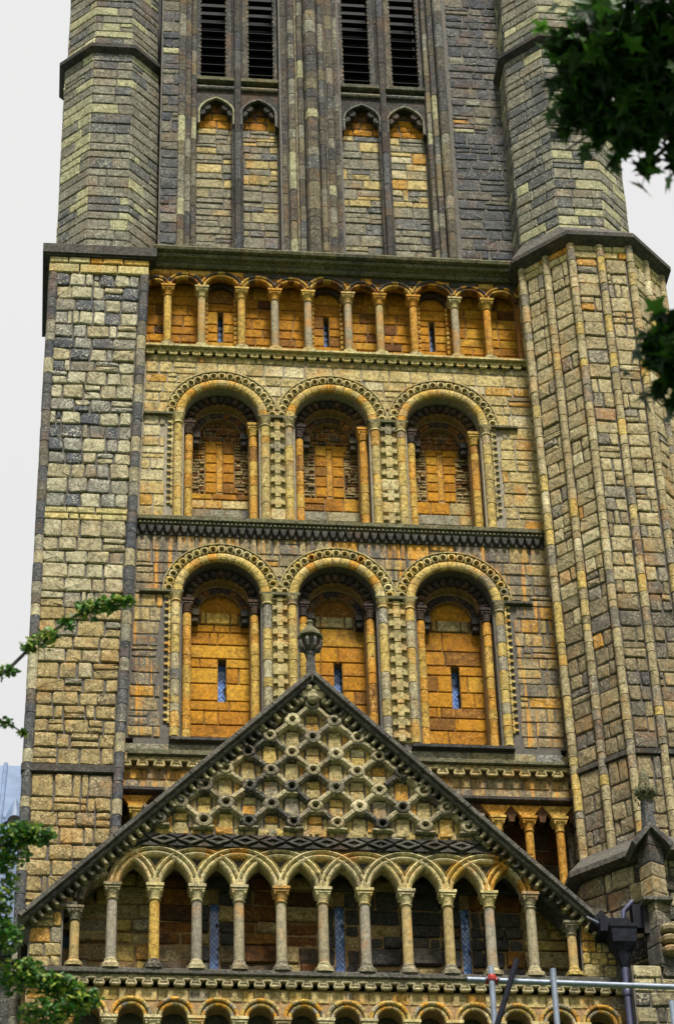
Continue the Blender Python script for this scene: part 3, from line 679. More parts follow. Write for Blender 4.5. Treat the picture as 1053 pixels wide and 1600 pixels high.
# the deep arcade behind the gable, seen at its right end
ops = [(.75+.56*i, .23, 23.68) for i in range(15)]
B().add(*comb(f0, .3, 9.2, 24.02, 23.66, ops, -.2, -.003)).mk('low_arcade_wall', M['brown'], T)
lwb = B().add(*box(f0, .3, 9.2, 20.0, 24.02, -1.0, -.8)).mk('back_wall', M['mortar_o'], T)
lay(T, lwb, XF(.8), 6.9, 8.8, courses(22.0, 24.0), M['brown'], name='rubble_block')
for x in (1.03, 7.47, 8.03, 8.59):
    col = B().add(*lathe([(.075, 0), (.08, .02), (.078, 1.2)], (x, -.06, 22.2), 12)).mk('column', M['oshaft'], T, True)
    capital(col, (x, -.06, 23.40), .078, .28, M['oshaft'], .13); colbase(col, (x, -.06, 22.06), .078, .15, M['carved'])
    b = B().add(*prism([(x-.28, 23.98), (x-.07, 23.69), (x+.07, 23.69), (x+.28, 23.98)], f0, -.1, .02, .015)); b.mk('springer', M['oshaft'], T)

# ---- top blind arcade
tc_ = [1.44, 2.13, 2.94, 3.62, 4.30, 5.12, 5.77, 6.47, 7.33, 8.00]
edges = [.98]+tc_+[8.66]
ops = [((a+b)/2, (b-a)/2-.045, 35.80) for a, b in zip(edges, edges[1:])]
TW = B().add(*comb(f0, .3, 9.2, 36.32, 34.22, ops, -.16, -.002)).mk('arcade_wall', M['brown'], T)
slit_bays = (2, 5, 8); sl_x = {}
bb = B(); xs = [.3]
for i in slit_bays: c = (edges[i]+edges[i+1])/2; xs += [c-.055, c+.055]
xs.append(9.2)
for k in range(0, 8, 2): bb.add(*box(f0, xs[k], xs[k+1], 34.72, 35.52, -.7, -.36))
bb.add(*box(f0, .3, 9.2, 34.0, 34.72, -.7, -.36)).add(*box(f0, .3, 9.2, 35.52, 36.32, -.7, -.36))
TB = bb.mk('back_wall', M['mortar_o'], T)
cs = courses(34.42, 36.2, (.2, .3))
for i in range(len(edges)-1):
    a_, b_ = edges[i], edges[i+1]; c = (a_+b_)/2
    if i in slit_bays:
        for q0, q1 in [(34.42, 34.72)]+courses(34.72, 35.52, (.2, .3))+courses(35.52, 36.1, (.2, .3)):
            segs = ((a_, c-.056), (c+.056, b_)) if 34.71 < q0 < 35.51 else ((a_, b_),)
            for s0, s1 in segs: put(T, TB, 'infill_block', *stone(XF(.36), s0+.006, s1-.006, q0+.006, q1-.006, .03, .006, .012), M['orange'])
        b = B().add(*box(f0, c-.06, c+.06, 34.7, 35.53, -.66, -.6)).mk('window', M['leadlight'], T)
        for k in range(5): put(T, b, 'pane', *prism([(c, 34.74+k*.155), (c+.045, 34.815+k*.155), (c, 34.89+k*.155), (c-.045, 34.815+k*.155)], f0, -.602, -.59), M['glass'])
        for s_ in (-1, 1):                            # beaded jamb of the slit bays
            z = 34.4
            while z < 35.7: put(T, TB, 'bead', *lathe([(.002, 0), (.035, .02), (.04, .06), (.035, .1), (.002, .12)], (c+s_*.30, .2, z), 7), M['oshaft'], True); z += .125
            B().add(*lathe([(.02, 0), (.02, 1.5)], (c+s_*.30, .2, 34.3), 6)).mk('bead_rod', M['brown'], T)
        voussoirs(T, TW, f0, c, 35.80, [(.28, -.3), (.28, -.2), (.335, -.2), (.335, -.3)], 7, M['soot_shade_arch'], name='small_voussoir', rmid=.3)
    else:
        for q0, q1 in cs:
            xx = [a_, b_] if R.random() < .35 else [a_, c+R.uniform(-.15, .15), b_]
            for s0, s1 in zip(xx, xx[1:]): put(T, TB, 'infill_block', *stone(XF(.36), s0+.006, s1-.006, q0+.006, q1-.006, R.uniform(.02, .035), .006, .012), M['orange'] if R.random() < .9 else M['brown'])
    r = (b_-a_)/2
    cvs = 35.80
    voussoirs(T, TW, f0, c, cvs, roll_prof(r-.06, r+.0, -.05, .055, 5), 7, lambda: M['oshaft'] if R.random() < .45 else M['brown'], name='small_voussoir', rmid=r, gap=.006)
    voussoirs(T, TW, f0, c, cvs, roll_prof(r+.006, r+.06, -.05, .075, 5), 7, lambda: M['oshaft'] if R.random() < .35 else M['soot'], name='small_voussoir', rmid=r, gap=.006, a0=.35, a1=PI-.35)
for i, x in enumerate(tc_):
    mt = M['oshaft'] if i in (0, 2, 7, 9) else M['column']
    col = B().add(*lathe([(.078, 0), (.083, .02), (.08, .7), (.078, 1.2)], (x, -.02, 34.36), 14)).mk('column', mt, T, True)
    capital(col, (x, -.02, 35.55), .078, .25, M['oshaft'] if R.random() < .4 else M['carved'], .13)
    colbase(col, (x, -.02, 34.215), .08, .15, M['carved'])
lay(T, TW, f0, .98, 8.66, [(36.16, 36.32)], lambda u, v: M['soot'] if R.random() < .6 else M['oshaft'], name='ashlar_block', wid=(.3, .7), joint=.012, proud=(.008, .015), rough=.004, cut=.008)
# main cornice: hollow, roll and sloping top
cprof = [(-.3, 36.32), (.08, 36.32), (.12, 36.36), (.10, 36.42), (.16, 36.46), (.24, 36.47), (.27, 36.52), (.24, 36.56), (.34, 36.58), (.36, 36.64), (.34, 36.68), (-.10, 36.9), (-.3, 36.9)]
def run_profile(f, u0, u1, prof):
    V = [f(u0, z, d) for d, z in prof]+[f(u1, z, d) for d, z in prof]; n = len(prof)
    return V, [(i, (i+1) % n, n+(i+1) % n, n+i) for i in range(n)]+[tuple(range(n))[::-1], tuple(n+i for i in range(n))]
u = 1.12
cb = B().add(*box(f0, 1.1, 8.62, 36.33, 36.6, -.3, .06)).mk('cornice', M['cornice'], T)
while u < 8.6:
    w_ = min(R.uniform(.7, 1.1), 8.62-u); put(T, cb, 'cornice_block', *run_profile(f0, u+.003, u+w_-.003, cprof), M['cornice']); u += w_

# ================================================================== BELFRY
BT = thing('belfry', (4.8, .5, 36.9), 'dark grey louvred belfry stage above the long cornice, two tall paired windows', 'belfry')
yb = .15; fb = XF(yb)
bc = B(); bc.add(*wbox(-.2, 9.2, 1.9, 8.5, 36.9, 47)).mk('core', M['dark'], BT)
WIN = ((2.02, 3.80), (5.20, 7.06))
segs = [(1.22, 1.62), (7.44, 9.3)]
walls = []
for a_, b_ in segs: walls.append(B().add(*box(fb, a_, b_, 36.7, 46.5, -.9, 0)).mk('wall', M['mortar'], BT))
hsG = lambda u, v: M['grey'] if R.random() < .86 else M['uturret']
lay(BT, walls[0], fb, 1.24, 1.62, courses(36.8, 46.4, (.2, .34)), hsG, name='belfry_block', wid=(.2, .4), joint=.016, proud=(.01, .03))
lay(BT, walls[1], fb, 7.6, 9.0, courses(36.8, 46.4, (.2, .34)), hsG, name='belfry_block', wid=(.25, .6), joint=.016, proud=(.01, .03))
cl = B().add(*box(fb, 3.82, 5.18, 36.7, 46.5, -.9, -.16)).mk('compound_pier', M['mortar'], BT)
# compound pier and jambs: banded shafts
gm = lambda: M['jamb'] if R.random() < .72 else M['uturret']
def sh(par, x, y, r, a0=0, a1=2*PI, h=(.18, .36), n=10): drums(BT, par, (x, y), 36.75, 46.4, r, gm, 'shaft_drum', h, a0, a1, n)
sh(cl, 4.50, .06, .145, 0, 2*PI, (.2, .42), 8)
for x, y, r in ((4.27, .13, .07), (4.73, .13, .07), (4.08, .20, .085), (4.92, .20, .085), (3.92, .33, .06), (5.08, .33, .06)): sh(cl, x, y, r, 0, 2*PI, (.25, .6), 8)
for x in (4.37, 4.63, 4.175, 4.825): B().add(*wbox(x-.02, x+.02, .13, .3, 36.75, 46.4)).mk('fillet', M['jamb'], cl)
jl = B().add(*box(fb, 1.62, 2.0, 36.7, 46.5, -.9, -.22)).mk('jamb', M['mortar'], BT)
jr = B().add(*box(fb, 7.08, 7.44, 36.7, 46.5, -.9, -.22)).mk('jamb', M['mortar'], BT)
for x, y, r in ((1.68, .16, .085), (1.82, .26, .07), (1.95, .36, .06)): sh(jl, x, y, r, 0, 2*PI, (.3, .8), 8)
for x, y, r in ((7.13, .36, .06), (7.25, .26, .07), (7.42, .15, .10)): sh(jr, x, y, r, 0, 2*PI, (.3, .8), 8)
for wi, (a_, b_) in enumerate(WIN):
    m_ = (a_+b_)/2; fp = XF(.62)
    pw = B().add(*box(fp, a_-.1, b_+.1, 36.7, 42.0, -.3, -.06)).mk('panel_wall', M['mortar'], BT)
    for s_, (p0, p1) in enumerate(((a_, m_-.03), (m_+.03, b_))):
        ztop = 41.66
        lay(BT, pw, XF(.68), p0, p1, courses(36.8, 41.0, (.16, .34)), lambda u, v: (M['gold'] if v > 38.6 and R.random() < .38 else M['panelstone']) if R.random() < .94 else M['uturret'], name='panel_block', wid=(.22, .6), joint=.014, proud=(.012, .035), split=.25, rough=.008, cut=.012)
        lay(BT, pw, XF(.68), p0, p1, courses(41.0, 41.75, (.16, .26)), lambda u, v: M['orange'] if v < 41.35 else M['brown'], name='panel_block', wid=(.2, .45), joint=.014, proud=(.012, .035))
        # pointed head with cusps
        c = (p0+p1)/2; hw = (p1-p0)/2-.05; K = 10; zs_ = 41.28
        pts = [(c-hw, zs_-.35)]+[(c+hw-2*hw*math.cos(PI/3*i/K), zs_+2*hw*.66*math.sin(PI/3*i/K)) for i in range(K+1)]
        pts += [(2*c-p[0], p[1]) for p in pts[::-1][1:]]
        hd = B().add(*prism([(p0-.02, 42.0), (p0-.02, zs_-.35)]+pts+[(p1+.02, zs_-.35), (p1+.02, 42.0)], XF(.45), -.2, 0)); hd.mk('panel_head', M['soot'], BT)
        B().add(*sweep(XF(.45), pts, [(-.025, -.02), (-.02, .04), (.02, .04), (.025, -.02)])).mk('head_moulding', M['uturret'], BT)
        for kx, kz in ((-.86, .0), (-.55, .42), (.55, .42), (.86, .0)):
            B().add(*prism([(c+kx*hw+.10*math.cos(t*PI/4), zs_+kz*hw+.05+.11*math.sin(t*PI/4)) for t in range(8)], XF(.47), -.15, .0, .02)).mk('cusp', M['soot'], BT)
        # louvred light above, between toothed jambs
        l0, l1 = (p0+.06, m_-.23) if s_ == 0 else (m_+.23, p1-.06)
        z = 42.36; cav = B().add(*box(XF(1.55), p0, p1, 42.2, 46.5, -.1, 0)).mk('louvre_backing', M['dark'], BT)
        while z < 46.2:
            V = [(l0-.03, .58, z), (l1+.03, .58, z), (l1+.03, .58, z+.010), (l0-.03, .58, z+.010), (l0-.03, .95, z+.22), (l1+.03, .95, z+.22), (l1+.03, .95, z+.230), (l0-.03, .95, z+.230)]
            put(BT, cav, 'louvre', V, [(0, 1, 2, 3), (3, 2, 6, 7), (7, 6, 5, 4), (4, 5, 1, 0), (0, 3, 7, 4), (1, 5, 6, 2)], M['louvre']); z += .262
        for e0, e1, t0 in ((p0, l0, l0), (l1, p1, l1-.03)):
            jb = B().add(*wbox(e0-.005, e1+.005, .50, 1.0, 42.2, 46.5)).mk('light_jamb', M['jamb'], BT)
            zz = 42.4
            while zz < 46.3: put(BT, jb, 'jamb_notch', *wbox(t0, t0+.03, .51, .6, zz, zz+.09), M['jamb']); zz += .131
    B().add(*box(fb, a_-.02, m_-.07, 42.20, 42.32, -.8, -.22, .02)).add(*box(fb, m_+.07, b_+.02, 42.20, 42.32, -.8, -.22, .02)).mk('sill', M['cornice'], BT)
    B().add(*box(fb, a_-.02, m_-.07, 41.98, 42.198, -.8, -.36)).add(*box(fb, m_+.07, b_+.02, 41.98, 42.198, -.8, -.36)).mk('transom', M['soot'], BT)
    for e0, e1 in ((a_, m_-.07), (m_+.07, b_)):
        B().add(*tube([(e0, .42, 42.0), (e1, .42, 42.0)], .05, 8)).mk('transom_roll', M['uturret'], BT, True)
    mu = B().add(*wbox(m_-.05, m_+.05, .45, .9, 36.7, 46.4)).mk('mullion', M['soot'], BT)
    drums(BT, mu, (m_, .40), 36.75, 46.4, .075, lambda: M['soot'] if R.random() < .7 else M['grey'], 'mullion_drum', (.4, 1.0), n=8)
    for e in (-.09, .09): drums(BT, mu, (m_+e, .5), 36.75, 46.4, .04, M['soot'], 'mullion_drum', (.6, 1.2), n=6)
B().add(*prism([(1.1, 36.7), (8.8, 36.7), (8.8, 36.95), (1.1, 36.95)], fb, -.9, .06, .05)).mk('plinth', M['cornice'], BT)

# ================================================================== CORNER BUTTRESS (left)
CB = thing('corner_buttress', (0, .9, 0), 'square lichened grey stone corner buttress with slim shafts up both edges', 'buttress')
fl = Frame((-1.0, -.25), (.74, -.25), (-.98, -.25), (1.05, -.25), 22.0, 36.4)
flw = B()
for (f_, z0, z1) in ((fl, 0, 36.4),):
    V = []
    for z in (0, 22, 36.4):
        f2 = 0 if z < 22 else (z-22)/14.4
        x0, x1 = -1.0+.02*f2, .74+.31*f2; V += [(x0, -.22, z), (x1, -.22, z), (x1, 2.3, z), (x0, 2.3, z)]
    flw.add(V, [(0, 3, 2, 1)]+[(k*4+i, k*4+(i+1) % 4, k*4+4+(i+1) % 4, k*4+4+i) for k in range(2) for i in range(4)]+[(8, 9, 10, 11)])
CW = flw.mk('wall', M['mortar'], CB)
Wl = lambda v: 1.74+(2.03-1.74)*(v-22)/14.4          # face width at a height
fl.W = 1.74
def flf(u, v, d=0): return (-1.0+.02*max(0, (v-22)/14.4)+u, -.25-d, v)
cs = courses(18.0, 24.24, (.28, .36))+courses(24.42, 29.74, (.27, .36))
lay(CB, CW, flf, .16, lambda v: Wl(v)-.18, cs, lambda u, v: M['buttress_l'] if v < 27.2+R.uniform(-1.2, 1.2) else M['buttress'], name='stone', wid=(.24, .52), joint=.028, proud=(.0, .03), rough=.016, cut=.03)
lay(CB, CW, flf, .14, lambda v: Wl(v)-.17, [(29.74, 29.89), (29.89, 30.04)], M['string'], name='stone', wid=(.4, .7), joint=.02, proud=(.02, .03), rough=.006, cut=.01, split=0)
lay(CB, CW, flf, .16, lambda v: Wl(v)-.18, courses(30.04, 35.86, (.27, .35)), lambda u, v: M['buttress_d'] if R.random() < .75 else M['buttress'], name='stone', wid=(.22, .5), joint=.03, proud=(.0, .035), rough=.018, cut=.034)
lay(CB, CW, flf, .0, lambda v: Wl(v), [(35.86, 36.1)], M['string'], name='stone', wid=(.5, .8), joint=.016, proud=(.05, .07), rough=.006, cut=.01, split=0)
lay(CB, CW, flf, .0, lambda v: Wl(v), [(36.1, 36.26), ], lambda u, v: M['oshaft'] if R.random() < .5 else M['string'], name='stone', wid=(.2, .5), joint=.016, proud=(.06, .08), rough=.006, cut=.01, split=0)
for nm, off in (('l', .09), ('r', -.085)):
    ln = (lambda z: (-1.0+.02*max(0, (z-22)/14.4)+.09, -.22)) if off > 0 else (lambda z: (.74+.31*max(0, (z-22)/14.4)-.085, -.25))
    p0, p1 = ln(18), ln(35.86)
    shf = B().add(*tube([(p0[0], p0[1], 18), (*ln(22), 22), (p1[0], p1[1], 35.86)], .07, 8)).mk('corner_shaft', M['mortar'], CB)
    drums(CB, shf, None, 18.0, 35.86, .095, lambda: M['grey'] if R.random() < .6 else M['buttress'], 'shaft_drum', (.2, .45), n=12, lean=ln)
B().add(*box(flf, -.02, 1.8, 24.25, 24.41, -.1, .06, .02)).mk('band', M['soot'], CB)
# square cornice slab with its return down the far side
V, F = wbox(-1.12, 1.19, -.40, 2.35, 36.30, 36.52)
b = B().add(V, F).add(*wbox(-1.06, 1.13, -.35, 2.3, 36.26, 36.30)).mk('cornice', M['soot'], CB)
b = B(); lo = [(-1.12, -.40), (1.19, -.40), (1.19, 2.35), (-1.12, 2.35)]; hi = [(-.9, -.16), (1.1, -.16), (1.1, 2.2), (-.9, 2.2)]
b.add([(x, y, 36.522) for x, y in lo]+[(x, y, 36.74) for x, y in hi], [(3, 2, 1, 0), (4, 5, 6, 7)]+[(i, (i+1) % 4, 4+(i+1) % 4, 4+i) for i in range(4)]).mk('weathering', M['coping'], CB)

# ================================================================== octagons
def octa(cx, yf, ap):
    s = ap*math.tan(PI/8); yc = yf+ap
    return [(cx-ap, yc-s+2*s), (cx-ap, yc-s), (cx-s, yf), (cx+s, yf), (cx+ap, yc-s), (cx+ap, yc+s), (cx+s, yc+ap), (cx-s, yc+ap)]
def octsolid(b, lo, hi, z0, z1):
    n = 8; b.add([(x, y, z0) for x, y in lo]+[(x, y, z1) for x, y in hi], [tuple(range(n))[::-1], tuple(n+i for i in range(n))]+[(i, (i+1) % n, n+(i+1) % n, n+i) for i in range(n)]); return b
def upper_turret(th, cx, yf, ap, z0, ledge, ztop):
    o1 = octa(cx, yf+.025, ap-.025); o2 = octa(cx, yf+.075, ap-.075)
    b = B(); octsolid(b, o1, o1, z0, ledge); octsolid(b, o2, o2, ledge+.002, ztop); W = b.mk('wall', M['mortar'], th)
    p1, p2 = octa(cx, yf, ap), octa(cx, yf+.05, ap-.05)
    for P, za, zb in ((p1, z0+.05, ledge-.02), (p2, ledge+.25, ztop)):
        cs = courses(za, zb, (.2, .32))
        for k in range(0, 5):
            f = Frame(P[k], P[k+1]); f.W = f.W
            lay(th, W, f, 0, f.W, cs, lambda u, v: M['uturret'], name='stone', wid=(.30, .75), joint=.014, proud=(.0, .014), rough=.006, cut=.012, split=.06)
    lo = octa(cx, yf-.02, ap+.02); out = octa(cx, yf-.13, ap+.13); up = octa(cx, yf+.05, ap-.05)
    b = B(); octsolid(b, lo, out, ledge-.1, ledge); octsolid(b, out, out, ledge+.001, ledge+.10); b.mk('ledge', M['soot'], th)
    b = B(); octsolid(b, out, up, ledge+.101, ledge+.26); b.mk('ledge_weathering', M['coping'], th)
    return W
CT = thing('corner_turret', (.18, .9, 36.9), 'small plain octagonal turret of banded stone standing on the square buttress', 'turret')
upper_turret(CT, .16, -.12, 1.03, 36.6, 42.42, 47.0)

# ================================================================== RIBBED STAIR TURRET (right)
ST = thing('stair_turret', (10.15, .1, 0), 'big octagonal buff stone turret ribbed with round shafts', 'turret')
top8 = octa(10.15, -1.40, 1.45); bot8 = octa(10.36, -1.25, 1.45)
ZT, ZB = 36.3, 22.6
b = B(); sh8 = lambda P, e: [(x+(10.25-x)*e, y+(.1-y)*e) for x, y in P]
octsolid(b, sh8(bot8, .02), sh8(top8, .02), ZB-.5, ZT); SW = b.mk('wall', M['mortar'], ST)
cs = courses(ZB, 24.36, (.28, .38))+courses(24.5, 35.9, (.27, .37))
shr = .082
for k in range(0, 5):
    f = Frame(bot8[k], bot8[k+1], top8[k], top8[k+1], ZB, ZT); Wf = f.W; hw = Wf/2
    mid_sh = k in (1, 2, 3, 4)
    for q0, q1 in (((.09, hw-.09), (hw+.09, Wf-.09)) if mid_sh else ((.0, Wf-.09),)):
        lay(ST, SW, f, q0, q1, cs, lambda u, v: M['turret_l'] if v < 28.3+R.uniform(-1.5, 1.5) else M['turret'], name='stone', wid=(.2, .46), joint=.022, proud=(.0, .03), rough=.014, cut=.028, split=.1)
    lay(ST, SW, f, 0, Wf, [(35.92, 36.1), (36.1, 36.26)], lambda u, v: M['string'] if R.random() < .7 else M['oshaft'], name='stone', wid=(.3, .6), joint=.014, proud=(.01, .02), rough=.004, cut=.01, split=0)
    pos_ = [0, hw] if mid_sh else [Wf*.35]
    if k == 4: pos_ = [0]
    for u_ in pos_:
        ln = lambda z, f=f, u_=u_: f(u_, z, .01)[:2]
        a_, c_ = ln(ZB), ln(36.1)
        shf = B().add(*tube([(*a_, ZB), (*c_, 36.2)], .06, 8)).mk('rib_shaft', M['mortar'], ST)
        drums(ST, shf, None, ZB+.02, 36.25, shr, lambda: M['turret'] if R.random() < .8 else M['shaft'], 'drum', (.14, .46), n=10, lean=ln)
    B().add(*box(f, .02, Wf-.02, 24.37, 24.48, -.05, .055, .015)).mk('band', M['soot'], ST)
lo = octa(10.15, -1.42, 1.47); out = octa(10.15, -1.62, 1.67); up = octa(9.88, -1.27, 1.17)
b = B(); octsolid(b, lo, out, 36.25, 36.36); octsolid(b, out, out, 36.361, 36.46); b.mk('cornice', M['soot'], ST)
b = B(); octsolid(b, out, up, 36.461, 36.86); b.mk('weathering', M['coping'], ST)
# wider foot under a heavy sloping ledge
o_w = octa(10.42, -1.95, 1.9); o_i = octa(10.36, -1.30, 1.48); o_l = octa(10.42, -1.62, 1.66)
b = B(); octsolid(b, o_w, o_w, 22.12, 22.22); octsolid(b, o_w, o_i, 22.221, 22.72); b.mk('foot_ledge', M['coping'], ST)
b = B(); octsolid(b, sh8(o_l, .02), sh8(o_l, .02), 0, 22.12); FW = b.mk('foot_wall', M['mortar'], ST)
for k in range(0, 4):
    f = Frame(o_l[k], o_l[k+1]); lay(ST, FW, f, 0, f.W, courses(18.4, 22.1, (.26, .4)), lambda u, v: M['gable'] if R.random() < .7 else M['turret'], name='foot_stone', wid=(.3, .6), joint=.026, proud=(.0, .035), rough=.016, cut=.03)
UT = thing('corner_turret', (9.87, -.2, 37.0), 'plain octagonal turret of pale stone above the ribbed turret, behind maple leaves', 'turret')
upper_turret(UT, 9.88, -1.27, 1.17, 36.6, 42.3, 47.0)

# ================================================================== GABLED FRONT
G = -1.6
GF = thing('gabled_front', (4.1, -1.1, 0), 'steep stone gable with lozenge lattice above an arcade of interlaced pointed arches', 'gable')
fg = XF(G); fgb = XF(-.78)
AX, AZ = 4.02, 25.40
slope = lambda x: AZ-abs(x-AX)*.992
zb_ = 22.05
# solid triangle above the arcade, end walls, back wall with window openings, everything below
def tri(z0, e=0.0): h = (AZ-z0)/.992-e; return [(AX-h, z0), (AX+h, z0), (AX, AZ-e*.992)]
GW = B().add(*prism(tri(zb_), fg, -.85, 0)).mk('wall', M['mortar'], GF)
EL = B().add(*prism([(-.72, 19.8), (-.16, 19.8), (-.16, slope(-.16)), (-.72, slope(-.72))], fg, -.85, 0)).mk('end_wall', M['mortar'], GF)
ER = B().add(*prism([(8.44, 19.8), (9.3, 19.8), (9.3, slope(9.1)), (9.05, slope(9.05)), (8.44, slope(8.44))], fg, -.85, 0)).mk('end_wall', M['mortar'], GF)
wins = ((2.30, 2.45), (4.42, 4.58), (6.58, 6.73)); wz0, wz1 = 20.28, 21.5
b = B(); xs = [-.72]+[v for p in wins for v in p]+[9.1]
for k in range(0, 8, 2): b.add(*box(fgb, max(xs[k], 0.2), min(xs[k+1], 8.1), wz0, wz1, -.4, 0))
b.add(*box(fgb, -.72, .2, wz0, 20.6, -.4, 0)).add(*box(fgb, 8.1, 9.1, wz0, 20.4, -.4, 0))
b.add(*box(fgb, -.72, 9.1, 19.2, wz0, -.4, 0)).add(*prism([(-.25, wz1-.55), (2.2, wz1-.55), (2.2, wz1), (6.85, wz1), (6.85, wz1-.55), (8.35, wz1-.55), (7.1, 22.06), (1.0, 22.06)], fgb, -.395, -.005))
GB = b.mk('back_wall', M['mortar_o'], GF)
for (a_, b_) in wins: leaded_window(GF, fgb, a_-.002, b_+.002, wz0, wz1, -.05, .095)
low = B().add(*box(fg, -.72, 9.3, 0, 18.2, -1.0, -.35)).add(*box(fg, -.72, 9.3, 18.2, 19.8, -1.0, -.4)).mk('lower_wall', M['mortar'], GF)
gcs = courses(19.8, 22.0, (.2, .36))
cols_x = [.63+.7*i for i in range(11)]
allc = [-.05]+cols_x+[8.40]
def wskip(p0, p1, q0, q1): return any(p1 > a_-.0 and p0 < b_+.0 for a_, b_ in wins) and q1 > wz0 and q0 < wz1
for i, (a_, b_) in enumerate(zip(allc, allc[1:])):
    wn = [w_ for w_ in wins if a_ < w_[0] < b_]
    pale = M['cell'] if i < 2 or i > 10 else (M['soot'] if wn or i in (7, 8, 10) else M['brown'])  # bays toned by light: dark ones carry recess shade in their block colour
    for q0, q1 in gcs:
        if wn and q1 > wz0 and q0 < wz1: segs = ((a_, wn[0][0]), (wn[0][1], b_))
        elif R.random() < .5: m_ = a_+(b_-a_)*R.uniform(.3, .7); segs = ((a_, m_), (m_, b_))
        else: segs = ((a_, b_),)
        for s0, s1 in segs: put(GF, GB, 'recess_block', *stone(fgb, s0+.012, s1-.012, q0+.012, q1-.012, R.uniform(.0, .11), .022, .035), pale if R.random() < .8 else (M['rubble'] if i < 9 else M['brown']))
for (u0, u1) in ((-.70, -.18), (8.46, 9.02)):
    lay(GF, EL if u0 < 0 else ER, fg, u0, u1, courses(19.85, 20.86, (.18, .3)), M['cell'], name='end_block', wid=(.2, .45), joint=.018, upper=lambda x: slope(x)-.12)
lay(GF, EL, fg, -.7, .0, courses(20.9, 21.3, (.18, .3)), M['cell'], name='end_block', upper=lambda x: slope(x)-.12)
# lattice: ringed bosses joined by diagonal ridges, blocks filling every cell
dx, dz = .378, .3335
nodes = {}
for k in range(0, 8):
    for j in range(-k-1, k+2):
        if (j+k) % 2: continue
        x, z = AX+.01+j*dx+R.uniform(-.018, .018), 24.93-k*dz+R.uniform(-.018, .018)
        if z < 22.5: continue
        if slope(x)-z > .14 and abs(j) <= k: nodes[(j, k)] = (x, z)
def ridge(p, q, w_, h, name='ridge', mat=None, sag=0):
    L_ = math.hypot(q[0]-p[0], q[1]-p[1]); n = 3
    path = [(p[0]+(q[0]-p[0])*i/n+R.uniform(-.006, .006), p[1]+(q[1]-p[1])*i/n+R.uniform(-.008, .008)) for i in range(n+1)]
    put(GF, GW, name, *sweep(fg, path, [(-w_/2, -.02), (-w_*.42, h*.6), (-w_*.18, h), (w_*.18, h), (w_*.42, h*.6), (w_/2, -.02)]), mat or M['gable'])
for (j, k), (x, z) in nodes.items():
    b = B(); n = 12; rin, ro = R.uniform(.045, .065), R.uniform(.14, .165)
    prof = [(rin, -.01), (rin, .14), (rin+.02, .17), (ro-.03, .16), (ro, .10), (ro, -.01)]
    V = []; F = []
    for i in range(n):
        a = 2*PI*i/n; s_ = R.uniform(.93, 1.05)
        for r, d in prof: V.append(fg(x+r*s_*math.cos(a), z+r*s_*math.sin(a)*.92, d))
    m = len(prof)
    for i in range(n):
        for q in range(m-1): F.append((i*m+q, i*m+q+1, ((i+1) % n)*m+q+1, ((i+1) % n)*m+q))
    F2 = [t[::-1] for t in F]
    put(GF, GW, 'ring_boss', V, F2, M['gable'], False, 1)
    for dj in (-1, 1):                                    # ridges down to the two bosses below
        t = (x+dj*dx, z-dz)
        e = (t[0], t[1])
        if (j+dj, k+1) in nodes: ridge((x+dj*.10, z-.088), (t[0]-dj*.09, t[1]+.075), .14, .15)
        elif t[1] > 22.4: ridge((x+dj*.10, z-.088), (x+dj*.25, z-.22), .14, .15)
        if (j+dj, k-1) not in nodes: ridge((x+dj*.10, z+.085), (x+dj*.27, z+.235), .14, .15)
    ridge((x-.17, z-.115), (x+.17, z-.115), .09, .14)
    # blocks of the cell under this boss
    zc = z-dz
    if zc > 22.42:
        hh = dz-.17
        for (u0, u1, v0, v1) in ((x-.12, x+.12, zc-hh*1.15, zc+hh*1.0), (x-.26, x-.142, zc-.12, zc+.125), (x+.142, x+.26, zc-.12, zc+.125)):
            if v0 < 22.37: v0 = 22.37
            if (u1-u0) > .2 and R.random() < .3: put(GF, GW, 'cell_block', *stone(fg, u0, u1, v0, zc, R.uniform(.01, .04), .01, .015), M['cell']); v0 = zc+.012
            put(GF, GW, 'cell_block', *stone(fg, u0, u1, v0, v1, R.uniform(.01, .045), .01, .015), M['cell'])
